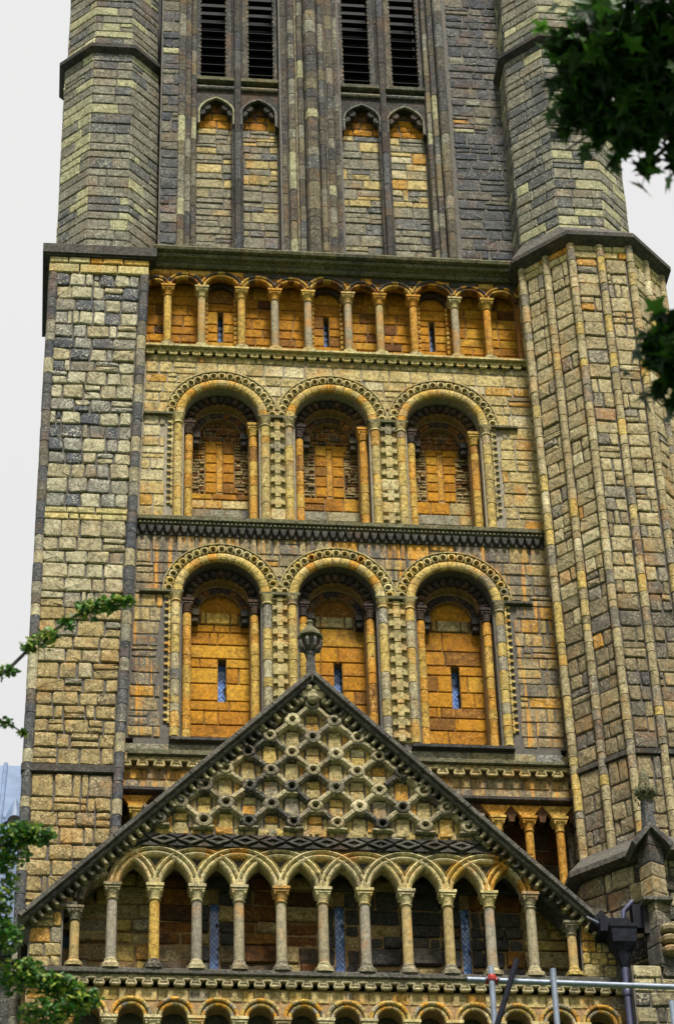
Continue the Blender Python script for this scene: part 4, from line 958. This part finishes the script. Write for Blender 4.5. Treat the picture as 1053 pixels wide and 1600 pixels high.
# lowest course and the triangles along the rakes
lay(GF, GW, fg, 1.3, 6.75, [(22.34, 22.52)], M['cell'], name='cell_block', wid=(.18, .34), joint=.02, proud=(.01, .04))
for s_ in (-1, 1):
    # raking roll inside the coping
    e0 = (AX+s_*.16, slope(AX+s_*.16)-.21); n = 10
    e1 = (AX+s_*3.0, slope(AX+s_*3.0)-.21)
    for i in range(n):
        p = (e0[0]+(e1[0]-e0[0])*(i+.02)/n, e0[1]+(e1[1]-e0[1])*(i+.02)/n); q = (e0[0]+(e1[0]-e0[0])*(i+.98)/n, e0[1]+(e1[1]-e0[1])*(i+.98)/n)
        put(GF, GW, 'raking_roll', *sweep(fg, [p, q], [(-.045, -.01), (-.04, .05), (0, .085), (.04, .05), (.045, -.01)]), M['gable'])
    # blocks between roll and lattice
    for i in range(9):
        t = .5+i*.33; x = AX+s_*t; zt = slope(x)-.40
        if zt < 22.6: continue
        put(GF, GW, 'cell_block', *prism([(x-.07, zt-.10-.0*i), (x+.07, zt-.10), (x+.07, zt+(.07 if s_ < 0 else -.03)), (x-.07, zt+(-.03 if s_ < 0 else .07))], fg, -.02, R.uniform(.015, .03), .01), M['cell'])
    # coping: sloping slabs in lengths, with a row of blocks below its edge
    Lr = 4.86*math.sqrt(1+.992**2); ux, uz = s_*1/math.sqrt(1+.992**2), -.992/math.sqrt(1+.992**2); nx, nz = -uz*s_*s_, abs(ux)
    nx = s_*.992/math.sqrt(1+.992**2); nz = 1/math.sqrt(1+.992**2)
    P = lambda t, o_: (AX+ux*t+nx*o_, AZ+uz*t+nz*o_)
    cpb = B().add(*prism([P(0, -.02), P(Lr, -.02), P(Lr, -.20), P(.2, -.20)], fg, -.5, .02)).mk('coping', M['coping'], GF)
    t = 0.0; i = 0
    while t < Lr-.05:
        t1 = min(Lr, t+R.uniform(.8, 1.15))
        put(GF, cpb, 'coping_slab', *prism([P(t+.003, .10), P(t1-.003, .10), P(t1-.003, .015), P(t+.003, .015)], fg, -1.3, .34, .015), M['coping'])
        put(GF, cpb, 'coping_fillet', *prism([P(t+.003, .012), P(t1-.003, .012), P(t1-.003, -.05), P(t+.003, -.05)], fg, -.3, .27, .012), M['coping'])
        t = t1
    t = .16
    while t < Lr-.08:
        put(GF, cpb, 'dentil', *prism([P(t, -.045), P(t+.075, -.045), P(t+.075, -.17), P(t+.02, -.20)], fg, -.02, .20, .015), M['gable'] if R.random() < .75 else M['coping']); t += .158
# roof behind the gable
b = B(); ry = -.56
b.add([(AX, ry, AZ-.1), (AX-4.9, ry, AZ-4.96), (AX+4.9, ry, AZ-4.96), (AX, .02, AZ-.1), (AX-4.9, .02, AZ-4.96), (AX+4.9, .02, AZ-4.96)], [(0, 1, 4, 3), (0, 3, 5, 2), (0, 2, 1), (3, 4, 5), (1, 2, 5, 4)]); b.mk('roof', M['lead'], GF)
# lozenge string
ls = B().add(*prism([(.62, 22.10), (7.2, 22.10), (6.95, 22.35), (.9, 22.35)], fg, -.05, .02)).mk('lozenge_string', M['soot'], GF)
u = 1.0
while u < 6.95:
    c = u; zc = 22.225; hw, hh, t = .215, .085, .04
    O = [(c-hw, zc), (c, zc-hh), (c+hw, zc), (c, zc+hh)]; I_ = [(c-hw*.55, zc), (c, zc-hh*.5), (c+hw*.55, zc), (c, zc+hh*.5)]
    V = [fg(*p, .0) for p in O]+[fg(*p, .10) for p in O]+[fg(*p, .10) for p in I_]+[fg(*p, .03) for p in I_]
    F = [(k*4+i, k*4+(i+1) % 4, k*4+4+(i+1) % 4, k*4+4+i) for k in range(3) for i in range(4)]+[(12, 13, 14, 15)]
    put(GF, ls, 'lozenge', V, F, M['coping'] if R.random() < .6 else M['soot'])
    put(GF, ls, 'stud', *lathe([(.004, -.025), (.026, 0), (.004, .025)], fg(c, zc, .05), 6), M['gable'])
    if u+.23 < 6.95:
        for e in (-1, 1): put(GF, ls, 'tooth', *prism([(u+.07, zc+e*.115), (u+.39, zc+e*.115), (u+.23, zc+e*.03)], fg, .0, .075, .01), M['soot'])
    u += .46
# intersecting arches
for i in range(0, 13):
    c = ([-.07]+cols_x+[8.33])[i] if 0 < i < 12 else (.63 if i == 0 else 7.63)
    if i == 0 or i == 12: continue
    c = cols_x[i-1]; dd = .0 if i % 2 else .012
    prof = [(.592, -.16)]
    prof += [(.592, -.02+dd), (.612, .022+dd), (.64, .035+dd), (.662, .012+dd), (.672, -.012+dd), (.69, -.012+dd), (.70, .03+dd), (.725, .05+dd), (.75, .03+dd), (.76, -.012+dd), (.775, -.012+dd), (.79, .022+dd), (.80, -.02+dd), (.80, -.16)]
    a0, a1 = 0.0, PI
    if i == 1: a0 = 1.4
    if i == 2: a0 = .0
    if i == 11: a1 = PI-1.4
    if i == 12: a1 = PI-.6
    dmg = i in (8, 9)
    voussoirs(GF, GB, fg, c, 21.36, prof, 7, (lambda: M['interlace']) if i < 10 else (lambda: M['interlace'] if R.random() < .4 else M['oshaft']), name='arch_stone', a0=a0, a1=a1, gap=.006, seg=4, rmid=.7, jit=.004)
P = [(.30, 22.06)]; pa = math.acos(.35/.60)
feet = [-.07]+cols_x+[8.33]
for a_, b_ in zip(cols_x, cols_x[1:]):
    K = 7; m_ = (a_+b_)/2
    # the bay is bounded by the ring centred on b_ (left leg) and the ring centred on a_ (right leg)
    left = [(b_-.60*math.cos(pa*i/K), 21.36+.60*math.sin(pa*i/K)) for i in range(K+1)]
    if a_ == cols_x[0]: P.append((.35, 21.72)); P.append((a_, 21.36))
    P += left+[(2*m_-x, z) for x, z in left[::-1][1:]]
P += [(cols_x[-1], 21.36), (8.0, 21.42), (7.75, 22.06)]
sp = B().add(*prism(P[::-1], fg, -.30, -.10)).mk('spandrel_wall', M['interlace'], GF)
for x in cols_x[1:-1]:
    put(GF, sp, 'spandrel_shade_plate', *prism([(x, 21.70), (x+.115, 21.93), (x-.115, 21.93)], fg, -.11, -.085), M['soot'])  # thin dark plates painted in for the shaded gaps between the rings
# half arch at each end
for s_, c in ((-1, .63), (1, 7.63)):
    a0, a1 = (0.0, 1.45) if s_ < 0 else (PI-1.5, PI-.02)
    cc_ = (.60, 21.10) if s_ < 0 else (7.72, 21.0)
    voussoirs(GF, EL, fg, cc_[0], cc_[1], [(.44, -.3), (.44, -.01), (.47, .03), (.515, .03), (.525, .0), (.54, .0), (.555, .045), (.59, .05), (.605, .0), (.64, .0), (.65, .02), (.66, -.01), (.66, -.3)], 5, M['gable'] if s_ < 0 else M['oshaft'], name='end_arch_stone', a0=a0, a1=a1, seg=3, rmid=.62)
for x, z in ((1.34+.7*k, 21.98) for k in range(9)):
    pass
for i, x in enumerate(cols_x):
    mt = M['oshaft'] if i in (1, 11) else M['column']
    col = B().add(*lathe([(.088, 0), (.09, .02), (.088, .5), (.084, 1.1)], (x, G-.02, 20.0), 16)).mk('column', mt, GF, True)
    capital(col, (x, G-.02, 21.08), .086, .28, M['interlace'] if i < 9 else M['carved'], .135)
    colbase(col, (x, G-.02, 19.82), .088, .2, M['gable'])
for x, z in ((.03, 20.86), (8.30, 20.78)):
    col = B().add(*lathe([(.08, 0), (.08, .66)], (x, G+.0, 20.02), 14)).mk('column', M['column'], GF, True)
    capital(col, (x, G+.0, z-.17), .08, .24, M['gable'], .13); colbase(col, (x, G, 19.86), .08, .17, M['cell'])
B().add(*prism([(-.72, 20.93), (.06, 20.93), (.06, 21.03), (-.66, 21.03)], fg, -.2, .07, .012)).add(*prism([(8.28, 20.8), (8.75, 20.8), (8.7, 20.90), (8.28, 20.90)], fg, -.2, .07, .012)).mk('impost', M['coping'], GF)
# sill, folded string and lower arcade
B().add(*box(fg, -.72, 9.3, 19.72, 19.82, -.7, .16, .02)).mk('sill', M['coping'], GF)
nebuly(fg, -.7, 9.3, 19.60, .05, .26, -.05, .10, 19.718, 'nebuly_moulding', M['gable'], GF)
lc = [.98+.7*i-.7 for i in range(13)]
ops = [(x, .205, 19.02) for x in lc]
LS = B().add(*comb(fg, -.72, 9.3, 19.54, 18.95, ops, -.3, 0)).mk('spandrel', M['mortar_o'], GF)
lay(GF, LS, fg, -.7, 9.2, [(19.3, 19.52)], lambda u, v: M['gold'] if R.random() < .5 else M['cell'], name='spandrel_block', wid=(.25, .4), joint=.014, proud=(.01, .02), lower=lambda x, v: max([0]+[19.02+math.sqrt(max(0, .35**2-(x-c)**2)) for c in lc if abs(x-c) < .35]))
for x in lc:
    mf = lambda: M['cell'] if R.random() < .5 else (M['oshaft'] if R.random() < .6 else M['column'])
    voussoirs(GF, LS, fg, x, 19.02, roll_prof(.205, .275, -.2, .05, 5), 7, mf, name='low_voussoir', rmid=.25, gap=.006)
    voussoirs(GF, LS, fg, x, 19.02, roll_prof(.28, .345, -.05, .085, 5), 7, mf, name='low_voussoir', rmid=.3, gap=.006)
for x in [c-.35 for c in lc]+[lc[-1]+.35]:
    if -.6 < x < 9:
        col = B().add(*lathe([(.08, 0), (.08, 1.2)], (x, G-.02, 17.5), 10)).mk('column', M['column'], GF, True)
        capital(col, (x, G-.02, 18.72), .08, .28, M['interlace'], .13)
# carved head and finial at the apex
b = B(); b.add(*lathe([(.03, -.17), (.13, -.13), (.20, -.02), (.22, .07), (.16, .16), (.05, .21)], fg(AX+.01, 25.07, .03), 9))
for a, c_, r in ((-.15, .04, .10), (.15, .04, .10), (0, -.06, .11), (-.07, .15, .08), (.08, .15, .08), (-.2, -.08, .07), (.2, -.08, .07)):
    b.add(*lathe([(.01, -r), (r*.8, -r*.6), (r, 0), (r*.75, r*.6), (.01, r)], fg(AX+.01+a, 25.07+c_, .19 if abs(a) < .1 else .13), 7))
b.mk('carved_head', M['gable'], GF)
fy = G-.05
b = B(); b.add(*lathe([(.10, -.2), (.085, .0), (.075, .2), (.07, .40), (.085, .44), (.085, .48), (.07, .50)], (AX, fy, 25.55), 4+4, sq=[1]*7))
st = b.mk('finial', M['coping'], GF)
b = B(); b.add(*lathe([(.07, 0), (.09, .05), (.13, .16), (.15, .27), (.13, .29)], (AX, fy, 26.05), 8))
for k in range(8):
    a = PI/8+k*PI/4; b.add(*tube([(AX+.09*math.cos(a), fy+.09*math.sin(a), 26.08), (AX+.17*math.cos(a), fy+.17*math.sin(a), 26.12), (AX+.20*math.cos(a), fy+.20*math.sin(a), 26.22), (AX+.16*math.cos(a), fy+.16*math.sin(a), 26.31)], [.03, .035, .035, .02], 6))
b.mk('finial_leaves', M['coping'], st)
b = B(); b.add(*lathe([(.21, 0), (.235, .02), (.225, .07), (.15, .17), (.075, .24), (.06, .30), (.075, .34), (.05, .39), (.005, .41)], (AX, fy, 26.33), 8)); b.mk('finial_cap', M['cornice'], st)

# ================================================================== PINNACLED BUTTRESS (bottom right)
PB = thing('pinnacled_buttress', (9.72, -2.25, 0), 'slim gabled buttress topped by a mossy leaf finial, in front of the ribbed turret', 'pinnacle')
px_, py_ = 9.66, -2.35
fpb = Frame((px_-.24, py_), (px_+.24, py_))
fy_ = py_
sh_ = B().add(*lathe([(.19, 0), (.19, 2.6)], (px_, py_+.2, 19.75), 4, a0=PI/4+.5, a1=2*PI+PI/4+.5, sq=None)); sh_.mk('shaft', M['soot'], PB)
for q0, q1 in courses(19.8, 22.3, (.25, .4)):
    put(PB, bpy.data.objects['shaft'], 'stone', *lathe([(.205, 0), (.215, .02), (.215, q1-q0-.03), (.205, q1-q0-.012)], (px_, py_+.2, q0), 4, a0=PI/4+.5, a1=2*PI+PI/4+.5), M['turret_l'] if R.random() < .4 else M['soot'])
bs = B().add(*wbox(px_-.55, px_+.6, py_+.1, -1.5, 0, 19.8)).mk('base', M['mortar'], PB)
lay(PB, bs, XF(py_+.1), px_-.54, px_+.58, courses(18.2, 19.8, (.25, .35)), M['gable'], name='stone', wid=(.25, .5))
b = B(); gx = .36
b.add(*prism([(px_-gx, 22.02), (px_, 22.42), (px_+gx, 22.02), (px_+gx-.06, 21.93), (px_, 22.29), (px_-gx+.06, 21.93)], XF(py_), -.55, .06, .012)); b.mk('gablet', M['coping'], PB)
b = B().add(*lathe([(.135, 0), (.115, .25), (.105, .52)], (px_, py_+.1, 22.36), 4, a0=PI/4+.3, a1=2*PI+PI/4+.3)); pin = b.mk('pinnacle', M['grey'], PB)
b = B(); b.add(*lathe([(.08, 0), (.13, .05), (.16, .16), (.12, .27), (.10, .36), (.08, .48), (.04, .60), (.005, .66)], (px_, py_+.1, 22.88), 8))
for k in range(6):
    a = k*PI/3; b.add(*lathe([(.005, -.06), (.055, -.02), (.06, .03), (.01, .08)], (px_+.14*math.cos(a), py_+.1+.14*math.sin(a), 23.02), 6))
b.mk('leaf_finial', M['cornice'], pin)
b = B()
for k in range(90):
    a, z = R.uniform(0, 2*PI), R.gauss(23.02, .07); r = .15+R.uniform(-.01, .05); c = Vector((px_+r*math.cos(a), py_+.1+r*math.sin(a), z)); u_ = Vector((R.gauss(0, 1), R.gauss(0, 1), R.gauss(0, 1))).normalized()*.035; v_ = u_.orthogonal().normalized()*.02
    b.add([tuple(c-u_), tuple(c+v_), tuple(c+u_), tuple(c-v_)], [(0, 1, 2, 3)])
mo = b.mk('moss', M['moss'], pin); mo['kind'] = 'stuff'
# cusped little arch at its foot
b = B().add(*prism([(px_-.24, 20.42), (px_+.22, 20.42), (px_+.22, 20.95), (px_-.24, 20.95)], XF(py_+.04), -.25, -.12)).mk('niche_shade_block', M['dark'], PB)  # solid dark block, its colour stands in for the shade of a recess
b = B().add(*prism([(px_-.26, 20.93), (px_+.24, 20.93), (px_+.24, 21.0), (px_-.26, 21.0)], XF(py_+.0), -.3, .05, .012)).mk('niche_cap', M['coping'], PB)
for z in (19.95, 20.15, 20.34):
    b = B().add(*lathe([(.10, 0), (.15, .04), (.16, .10), (.11, .15)], (px_+.12, py_+.02, z), 8)); b.mk('carved_knob', M['turret_l'], PB)

# ================================================================== DOWNPIPE AND GUTTER HEAD
DP = thing('downpipe', (9.06, -1.98, 0), 'blue painted rainwater pipe with a black hopper box at the foot of the gable', 'downpipe')
pxx, pyy = 9.06, -2.02
b = B().add(*tube([(pxx, pyy, 0), (pxx, pyy, 19.9)], .062, 14)).mk('pipe', M['pipe'], DP, True)
for z in (18.3, 19.35): B().add(*lathe([(.075, 0), (.082, .02), (.082, .09), (.075, .11)], (pxx, pyy, z), 14)).mk('collar', M['pipe'], DP, True)
b = B(); b.add(*lathe([(.065, 0), (.08, .05), (.13, .25), (.21, .40), (.22, .62), (.24, .66), (.24, .72)], (pxx, pyy, 19.85), 8, sq=[0, 0, .4, .8, .9, .9, .9]))
b.mk('hopper', M['iron'], DP)
b = B().add(*wbox(pxx-.36, pxx+.14, pyy-.06, -1.5, 20.50, 20.74)).mk('gutter_box', M['iron'], DP)
b = B().add(*prism([(pxx-.5, 20.70), (pxx-.30, 20.95), (pxx-.05, 20.62), (pxx-.2, 20.5)], XF(-1.95), -.35, 0)).mk('gutter_lip', M['iron'], DP)
b = B().add(*tube([(pxx-.55, -1.97, 20.80), (pxx-.31, -1.99, 20.66), (pxx-.18, -1.99, 20.78)], .018, 6)).mk('flashing', M['steel'], DP)
b = B().add(*tube([(pxx+.06, -1.93, 20.66), (pxx+.09, -1.95, 20.93), (pxx+.26, -1.95, 21.12)], .05, 10)).mk('swan_neck', M['pipe'], DP, True)
lp = B().add(*wbox(pxx+.2, pxx+.50, -2.12, -1.9, 20.55, 20.98)).mk('floodlight', M['iron'], DP)

# ================================================================== SCAFFOLD
sg = 'scaffold tubes'
def pole(p, q, r, mat, label):
    t = thing('scaffold_pole', tuple(p), label, 'scaffold pole', sg)
    B().add(*tube([p, q], r, 14)).mk('tube', mat, t, True)
    d = (Vector(q)-Vector(p)).normalized(); e = Vector(q)
    B().add(*tube([tuple(e+d*.001), tuple(e+d*.006)], r*.8, 12)).mk('end_shade_disc', M['iron'], t)  # black disc on the solid end paints the shade inside the tube
    return t
sy = -20.0
pole((3.60, sy, 0), (3.595, sy, 11.20), .0255, M['steel'], 'galvanised upright scaffold tube with the red clamp near its top')
pole((4.13, sy, 0), (4.135, sy, 11.19), .0255, M['steel'], 'galvanised upright scaffold tube standing free, tops out under a white column base')
pole((5.15, sy, 0), (5.15, sy, 10.91), .0255, M['steel'], 'short-showing upright scaffold tube under the downpipe, rightmost of the uprights')
pole((7.4, sy+.052, 11.03), (3.39, sy+.052, 11.10), .0245, M['steel'], 'long horizontal scaffold tube crossing in front of the arcade foot')
pole((3.35, sy-.12, 9.9), (3.815, sy-.06, 11.24), .0255, M['iron'], 'black slanting scaffold tube leaning beside the red clamp')
cl = thing('scaffold_clamp', (3.6, sy, 11.07), 'red rusty scaffold clamp joining the upright and horizontal tubes', 'clamp')
B().add(*lathe([(.033, 0), (.036, .012), (.036, .038), (.033, .05)], (3.597, sy, 11.07), 12)).mk('collar', M['red'], cl, True)
B().add(*tube([(3.55, sy+.052, 11.095), (3.65, sy+.052, 11.094)], .034, 10)).mk('jaw', M['red'], cl)
for e in (-.05, .055): B().add(*tube([(3.6+e, sy-.03, 11.085), (3.6+e, sy+.08, 11.09)], .009, 6)).mk('bolt', M['steel'], cl)

# ================================================================== LEAD ROOF BEHIND
LR = thing('lead_roofed_hall', (-6, 14, 0), 'blue lead covered roof with standing rolls, just behind the left buttress', 'building')
B().add(*wbox(-14, -.7, 9.5, 19.6, 0, 25.35)).mk('wall', M['panelstone'], LR)
lrz = lambda y: 25.4+(y-9)*1.35
b = B(); b.add([(-14.3, 9.0, 25.4), (-.5, 9.0, 25.4), (-.5, 14.5, lrz(14.5)), (-14.3, 14.5, lrz(14.5)), (-14.3, 20, 25.4), (-.5, 20, 25.4)], [(0, 1, 2, 3), (3, 2, 5, 4), (1, 5, 2), (0, 3, 4), (0, 4, 5, 1)]); rf = b.mk('roof', M['lead'], LR)
for k in range(20):
    x = -14+k*.68; B().add(*tube([(x, 9.0, 25.44), (x, 14.5, lrz(14.5)+.04)], .055, 8)).mk('lead_roll', M['lead'], rf, True)
for k in range(20):
    z_ = 10.2+R.choice((0, .5, 1.1)); x = -14+k*.68
    for y in (z_, z_+2.0): B().add(*box(XF(y), x+.06, x+.62, lrz(y)+.0, lrz(y)+.03, -.02, .02)).mk('lead_lap', M['lead'], rf)
# little conical vent
vx, vy = -1.42, 12.6
b = B(); b.add(*lathe([(.30, 0), (.19, .32), (.02, .72)], (vx, vy, lrz(vy)-.12), 12)).mk('vent', M['lead'], rf, True)
B().add(*tube([(vx, vy-.33, lrz(vy)-.18), (vx, vy-.26, lrz(vy)-.18)], .17, 12)).mk('vent_shade_disc', M['dark'], rf)  # dark disc set on the cone, painted as the shade of an opening

# ================================================================== TREES
def leaf_maple(c, s, nrm, rot):
    """five-lobed leaf with toothed lobes, slightly folded and curled"""
    prof = []
    lob = [(-2.35, .55), (-1.15, .85), (0, 1.0), (1.15, .85), (2.35, .55)]
    pts = [(PI, .12)]
    for a, r in lob:
        pts += [(a-.34, r*.52), (a-.20, r*.72), (a-.11, r*.70), (a, r), (a+.11, r*.70), (a+.20, r*.72), (a+.34, r*.52)]
    n_ = nrm.normalized(); u = n_.orthogonal().normalized(); v = n_.cross(u); u2 = u*math.cos(rot)+v*math.sin(rot); v2 = n_.cross(u2)
    V = [tuple(c)]
    for a, r in pts:
        x, y = r*math.cos(a), r*math.sin(a)
        V.append(tuple(c+(u2*x+v2*y+n_*(.22*abs(y)-.25*r*r))*s))
    k = len(pts)
    return V, [(0, 1+i, 1+(i+1) % k) for i in range(k)]
def leaf_small(c, s, nrm, rot):
    n_ = nrm.normalized(); u = n_.orthogonal().normalized(); v = n_.cross(u); u2 = u*math.cos(rot)+v*math.sin(rot); v2 = n_.cross(u2)
    P = [(-.6, 0), (-.3, .3), (.1, .42), (.45, .25), (.8, 0), (.45, -.25), (.1, -.42), (-.3, -.3)]
    V = [tuple(c+(u2*x+v2*y+n_*(.35*abs(y)-.12*x*x))*s) for x, y in P]
    return V, [(0, 1, 2, 6, 7)[:3]+(6, 7), (2, 3, 4, 5, 6)]
def foliage(th, parent, blobs, fn, mat, near, upbias=.5, stuffname='foliage'):
    """blobs: (x,y,z, rx,ry,rz, count, leaf size). The pieces nearest the camera become leaf parts"""
    out = []
    for (x, y, z, rx, ry, rz, n, s) in blobs:
        for _ in range(n):
            d = Vector((R.gauss(0, 1), R.gauss(0, 1), R.gauss(0, 1))).normalized()*(R.random()**.45)
            c = Vector((x+d.x*rx, y+d.y*ry, z+d.z*rz)); nr = Vector((R.gauss(0, .7), R.gauss(0, .7)-.25, R.gauss(0, .5)+upbias))
            V, F = fn(c, s*R.uniform(.75, 1.2), nr, R.uniform(0, 2*PI)); out.append((near(c), V, F))
    for sc_, V, F in out: put(th, parent, 'leaf', V, F, mat, False, size=sc_)
vd = lambda c: camo.matrix_world.inverted() @ c
def seen(c):
    p = vd(c); 
    if p.z > -.5: return -1
    X, Y = p.x/-p.z*2.5, p.y/-p.z*2.5
    return (1 if abs(X) < .36 and abs(Y) < .53 else 0)+1/(1-p.z)
MT = thing('maple_tree', (3.5, -33.2, 0), 'dark maple hanging large toothed leaves over the upper right of the tower', 'tree')
trk = B().add(*tube([(3.5, -33.2, -.1), (3.45, -33.25, 2.5), (3.3, -33.4, 5), (3.25, -33.5, 7.5), (3.3, -33.6, 10)], [.22, .17, .14, .11, .06], 12)).mk('trunk', M['bark'], MT, True)
for pts, rr in (([(3.25, -33.5, 7.3), (2.8, -33.7, 7.85), (2.3, -33.85, 8.0), (1.95, -33.86, 7.98), (1.6, -33.8, 7.92)], [.07, .05, .03, .018, .006]), ([(3.28, -33.45, 6.6), (2.7, -33.35, 7.1), (2.25, -33.3, 7.2), (1.98, -33.25, 7.22)], [.05, .035, .02, .006]), ([(2.3, -33.85, 8.0), (2.0, -33.7, 7.8), (1.85, -33.62, 7.68)], [.02, .012, .004]), ([(1.95, -33.86, 7.98), (1.75, -33.72, 7.82), (1.6, -33.63, 7.76)], [.014, .008, .003])):
    B().add(*tube(pts, rr, 7)).mk('branch', M['bark'], trk, True)
mb = [(1.95, -33.93, 8.05, .34, .28, .12, 520, .074), (1.76, -33.86, 7.97, .15, .2, .09, 190, .072), (1.93, -33.8, 7.87, .17, .2, .09, 190, .072), (1.68, -33.75, 7.88, .08, .14, .05, 50, .074),
      (1.80, -33.72, 7.81, .09, .12, .05, 55, .074), (1.60, -33.87, 7.99, .06, .1, .07, 36, .074),
      (2.01, -33.25, 7.19, .11, .1, .11, 170, .074), (2.9, -33.6, 8.3, .7, .7, .7, 420, .085), (3.4, -33.4, 9.4, .9, .9, .8, 300, .09)]
sprays = [((1.70, -33.85, 8.02), (1.47, -33.92, 8.06), 9), ((1.70, -33.85, 7.98), (1.475, -33.88, 7.99), 9), ((1.68, -33.83, 7.94), (1.49, -33.80, 7.90), 9), ((1.70, -33.78, 7.90), (1.52, -33.72, 7.84), 9),
          ((1.68, -33.75, 7.86), (1.535, -33.64, 7.775), 9), ((1.74, -33.73, 7.83), (1.66, -33.64, 7.735), 8), ((1.82, -33.72, 7.80), (1.76, -33.60, 7.70), 8), ((1.88, -33.72, 7.79), (1.865, -33.58, 7.64), 9),
          ((1.95, -33.74, 7.79), (1.96, -33.60, 7.66), 8), ((2.02, -33.76, 7.80), (2.02, -33.62, 7.69), 7), ((1.75, -33.9, 8.06), (1.52, -33.97, 8.12), 7),
          ((2.05, -33.28, 7.24), (1.865, -33.27, 7.215), 8), ((2.05, -33.25, 7.20), (1.850, -33.20, 7.135), 9), ((2.05, -33.22, 7.16), (1.885, -33.13, 7.045), 9), ((2.06, -33.3, 7.27), (1.915, -33.33, 7.30), 7), ((2.06, -33.22, 7.13), (2.0, -33.10, 7.01), 8), ((2.05, -33.26, 7.22), (1.865, -33.24, 7.18), 7)]
for a, e, n in sprays:
    a, e = Vector(a), Vector(e); pts = [tuple(a.lerp(e, t/4)+Vector((0, 0, .012*math.sin(t*PI/4)))+Vector((R.uniform(-.006, .006), 0, R.uniform(-.006, .006)))) for t in range(5)]
    B().add(*tube(pts, [.005, .004, .003, .002, .0015], 5)).mk('twig', M['bark'], trk)
    for k in range(n):
        t = (k+.6)/n; c = a.lerp(e, t); mb.append((c.x, c.y, c.z, .02, .03, .018, 3 if k < n-2 else 1, .066))
foliage(MT, trk, mb, leaf_maple, M['maple'], seen)
GT = thing('hedge_tree', (-1.75, -27.6, 0), 'small leaved bright green tree reaching in over the buttress foot', 'tree')
trk = B().add(*tube([(-1.75, -27.6, -.1), (-1.7, -27.6, 3), (-1.5, -27.55, 6), (-1.3, -27.6, 8), (-1.2, -27.7, 9.2)], [.16, .13, .10, .06, .03], 10)).mk('trunk', M['bark'], GT, True)
for pts, rr in (([(-1.3, -27.6, 8), (-.9, -27.85, 8.75), (-.62, -28.02, 8.9), (-.41, -28.12, 8.99), (-.27, -28.19, 9.12), (-.05, -28.28, 9.26), (.1, -28.31, 9.3), (.28, -28.33, 9.33)], [.035, .022, .016, .012, .010, .008, .005, .003]),
                ([(-1.35, -27.6, 7.8), (-.9, -27.8, 8.5), (-.55, -27.97, 8.78), (-.40, -27.97, 8.76), (-.30, -27.94, 8.71)], [.03, .018, .01, .007, .003]),
                ([(-1.4, -27.58, 7.4), (-.8, -27.62, 7.95), (-.45, -27.65, 8.15), (-.22, -27.67, 8.24)], [.04, .02, .012, .004]),
                ([(-1.5, -27.55, 6.5), (-.9, -27.42, 7.3), (-.4, -27.4, 7.65), (.06, -27.3, 7.5)], [.04, .025, .014, .004])):
    B().add(*tube(pts, rr, 6)).mk('branch', M['bark'], trk, True)
gb = [(.18, -28.32, 9.33, .10, .05, .03, 60, .027), (.0, -28.28, 9.27, .09, .06, .045, 60, .027), (-.28, -28.18, 9.12, .08, .06, .04, 50, .027), (.12, -27.28, 7.47, .06, .08, .05, 70, .029), (-.33, -27.6, 8.16, .10, .1, .08, 130, .029), (-.22, -28.2, 9.14, .10, .06, .05, 50, .026), (.08, -28.3, 9.31, .10, .06, .045, 70, .026), (.06, -27.28, 7.44, .09, .1, .05, 130, .029), (-.13, -27.3, 7.57, .10, .1, .04, 110, .029), (-.25, -27.66, 8.26, .10, .08, .05, 110, .029), (-.34, -27.55, 8.02, .06, .1, .06, 70, .027), (-.16, -27.68, 8.24, .05, .06, .04, 60, .029), (.02, -27.29, 7.47, .09, .1, .06, 150, .029), (-.22, -27.32, 7.62, .07, .1, .05, 110, .029), (-.30, -27.66, 8.28, .07, .08, .03, 70, .029), (-.30, -28.18, 9.10, .04, .06, .03, 41, 0.027), (-.20, -28.22, 9.16, .07, .07, .035, 88, 0.027), (-.09, -28.26, 9.22, .05, .06, .03, 57, 0.027), (.02, -28.29, 9.30, .06, .06, .04, 78, 0.027), (.12, -28.31, 9.32, .07, .06, .035, 114, 0.027), (.22, -28.33, 9.335, .06, .05, .02, 62, 0.024), (-.04, -28.27, 9.34, .02, .03, .02, 15, 0.024),
      (-.40, -28.11, 9.0, .06, .05, .03, 67, 0.024), (-.47, -28.1, 8.98, .06, .05, .04, 67, 0.024), (-.40, -27.96, 8.76, .05, .05, .025, 41, 0.024), (-.31, -27.94, 8.71, .03, .03, .02, 36, 0.024),
      (-.33, -27.68, 8.23, .12, .12, .06, 260, 0.029), (-.20, -27.67, 8.22, .06, .07, .045, 124, 0.029), (-.40, -27.62, 8.10, .09, .1, .07, 156, 0.029), (-.40, -27.52, 7.92, .09, .12, .1, 234, 0.029), (-.36, -27.45, 7.75, .10, .14, .1, 312, 0.029),
      (-.30, -27.34, 7.56, .14, .15, .08, 338, 0.029), (-.09, -27.30, 7.53, .13, .12, .06, 286, 0.029), (.03, -27.3, 7.5, .06, .08, .05, 130, 0.029), (-.1, -27.25, 7.40, .18, .15, .07, 390, 0.029),
      (-.8, -27.5, 8.0, .35, .4, .6, 910, 0.034), (-1.3, -27.5, 8.6, .5, .5, .6, 910, 0.037), (-.6, -27.3, 7.0, .5, .4, .35, 910, 0.034)]
foliage(GT, trk, gb, leaf_small, M['leafl'], seen, .8)
flush()
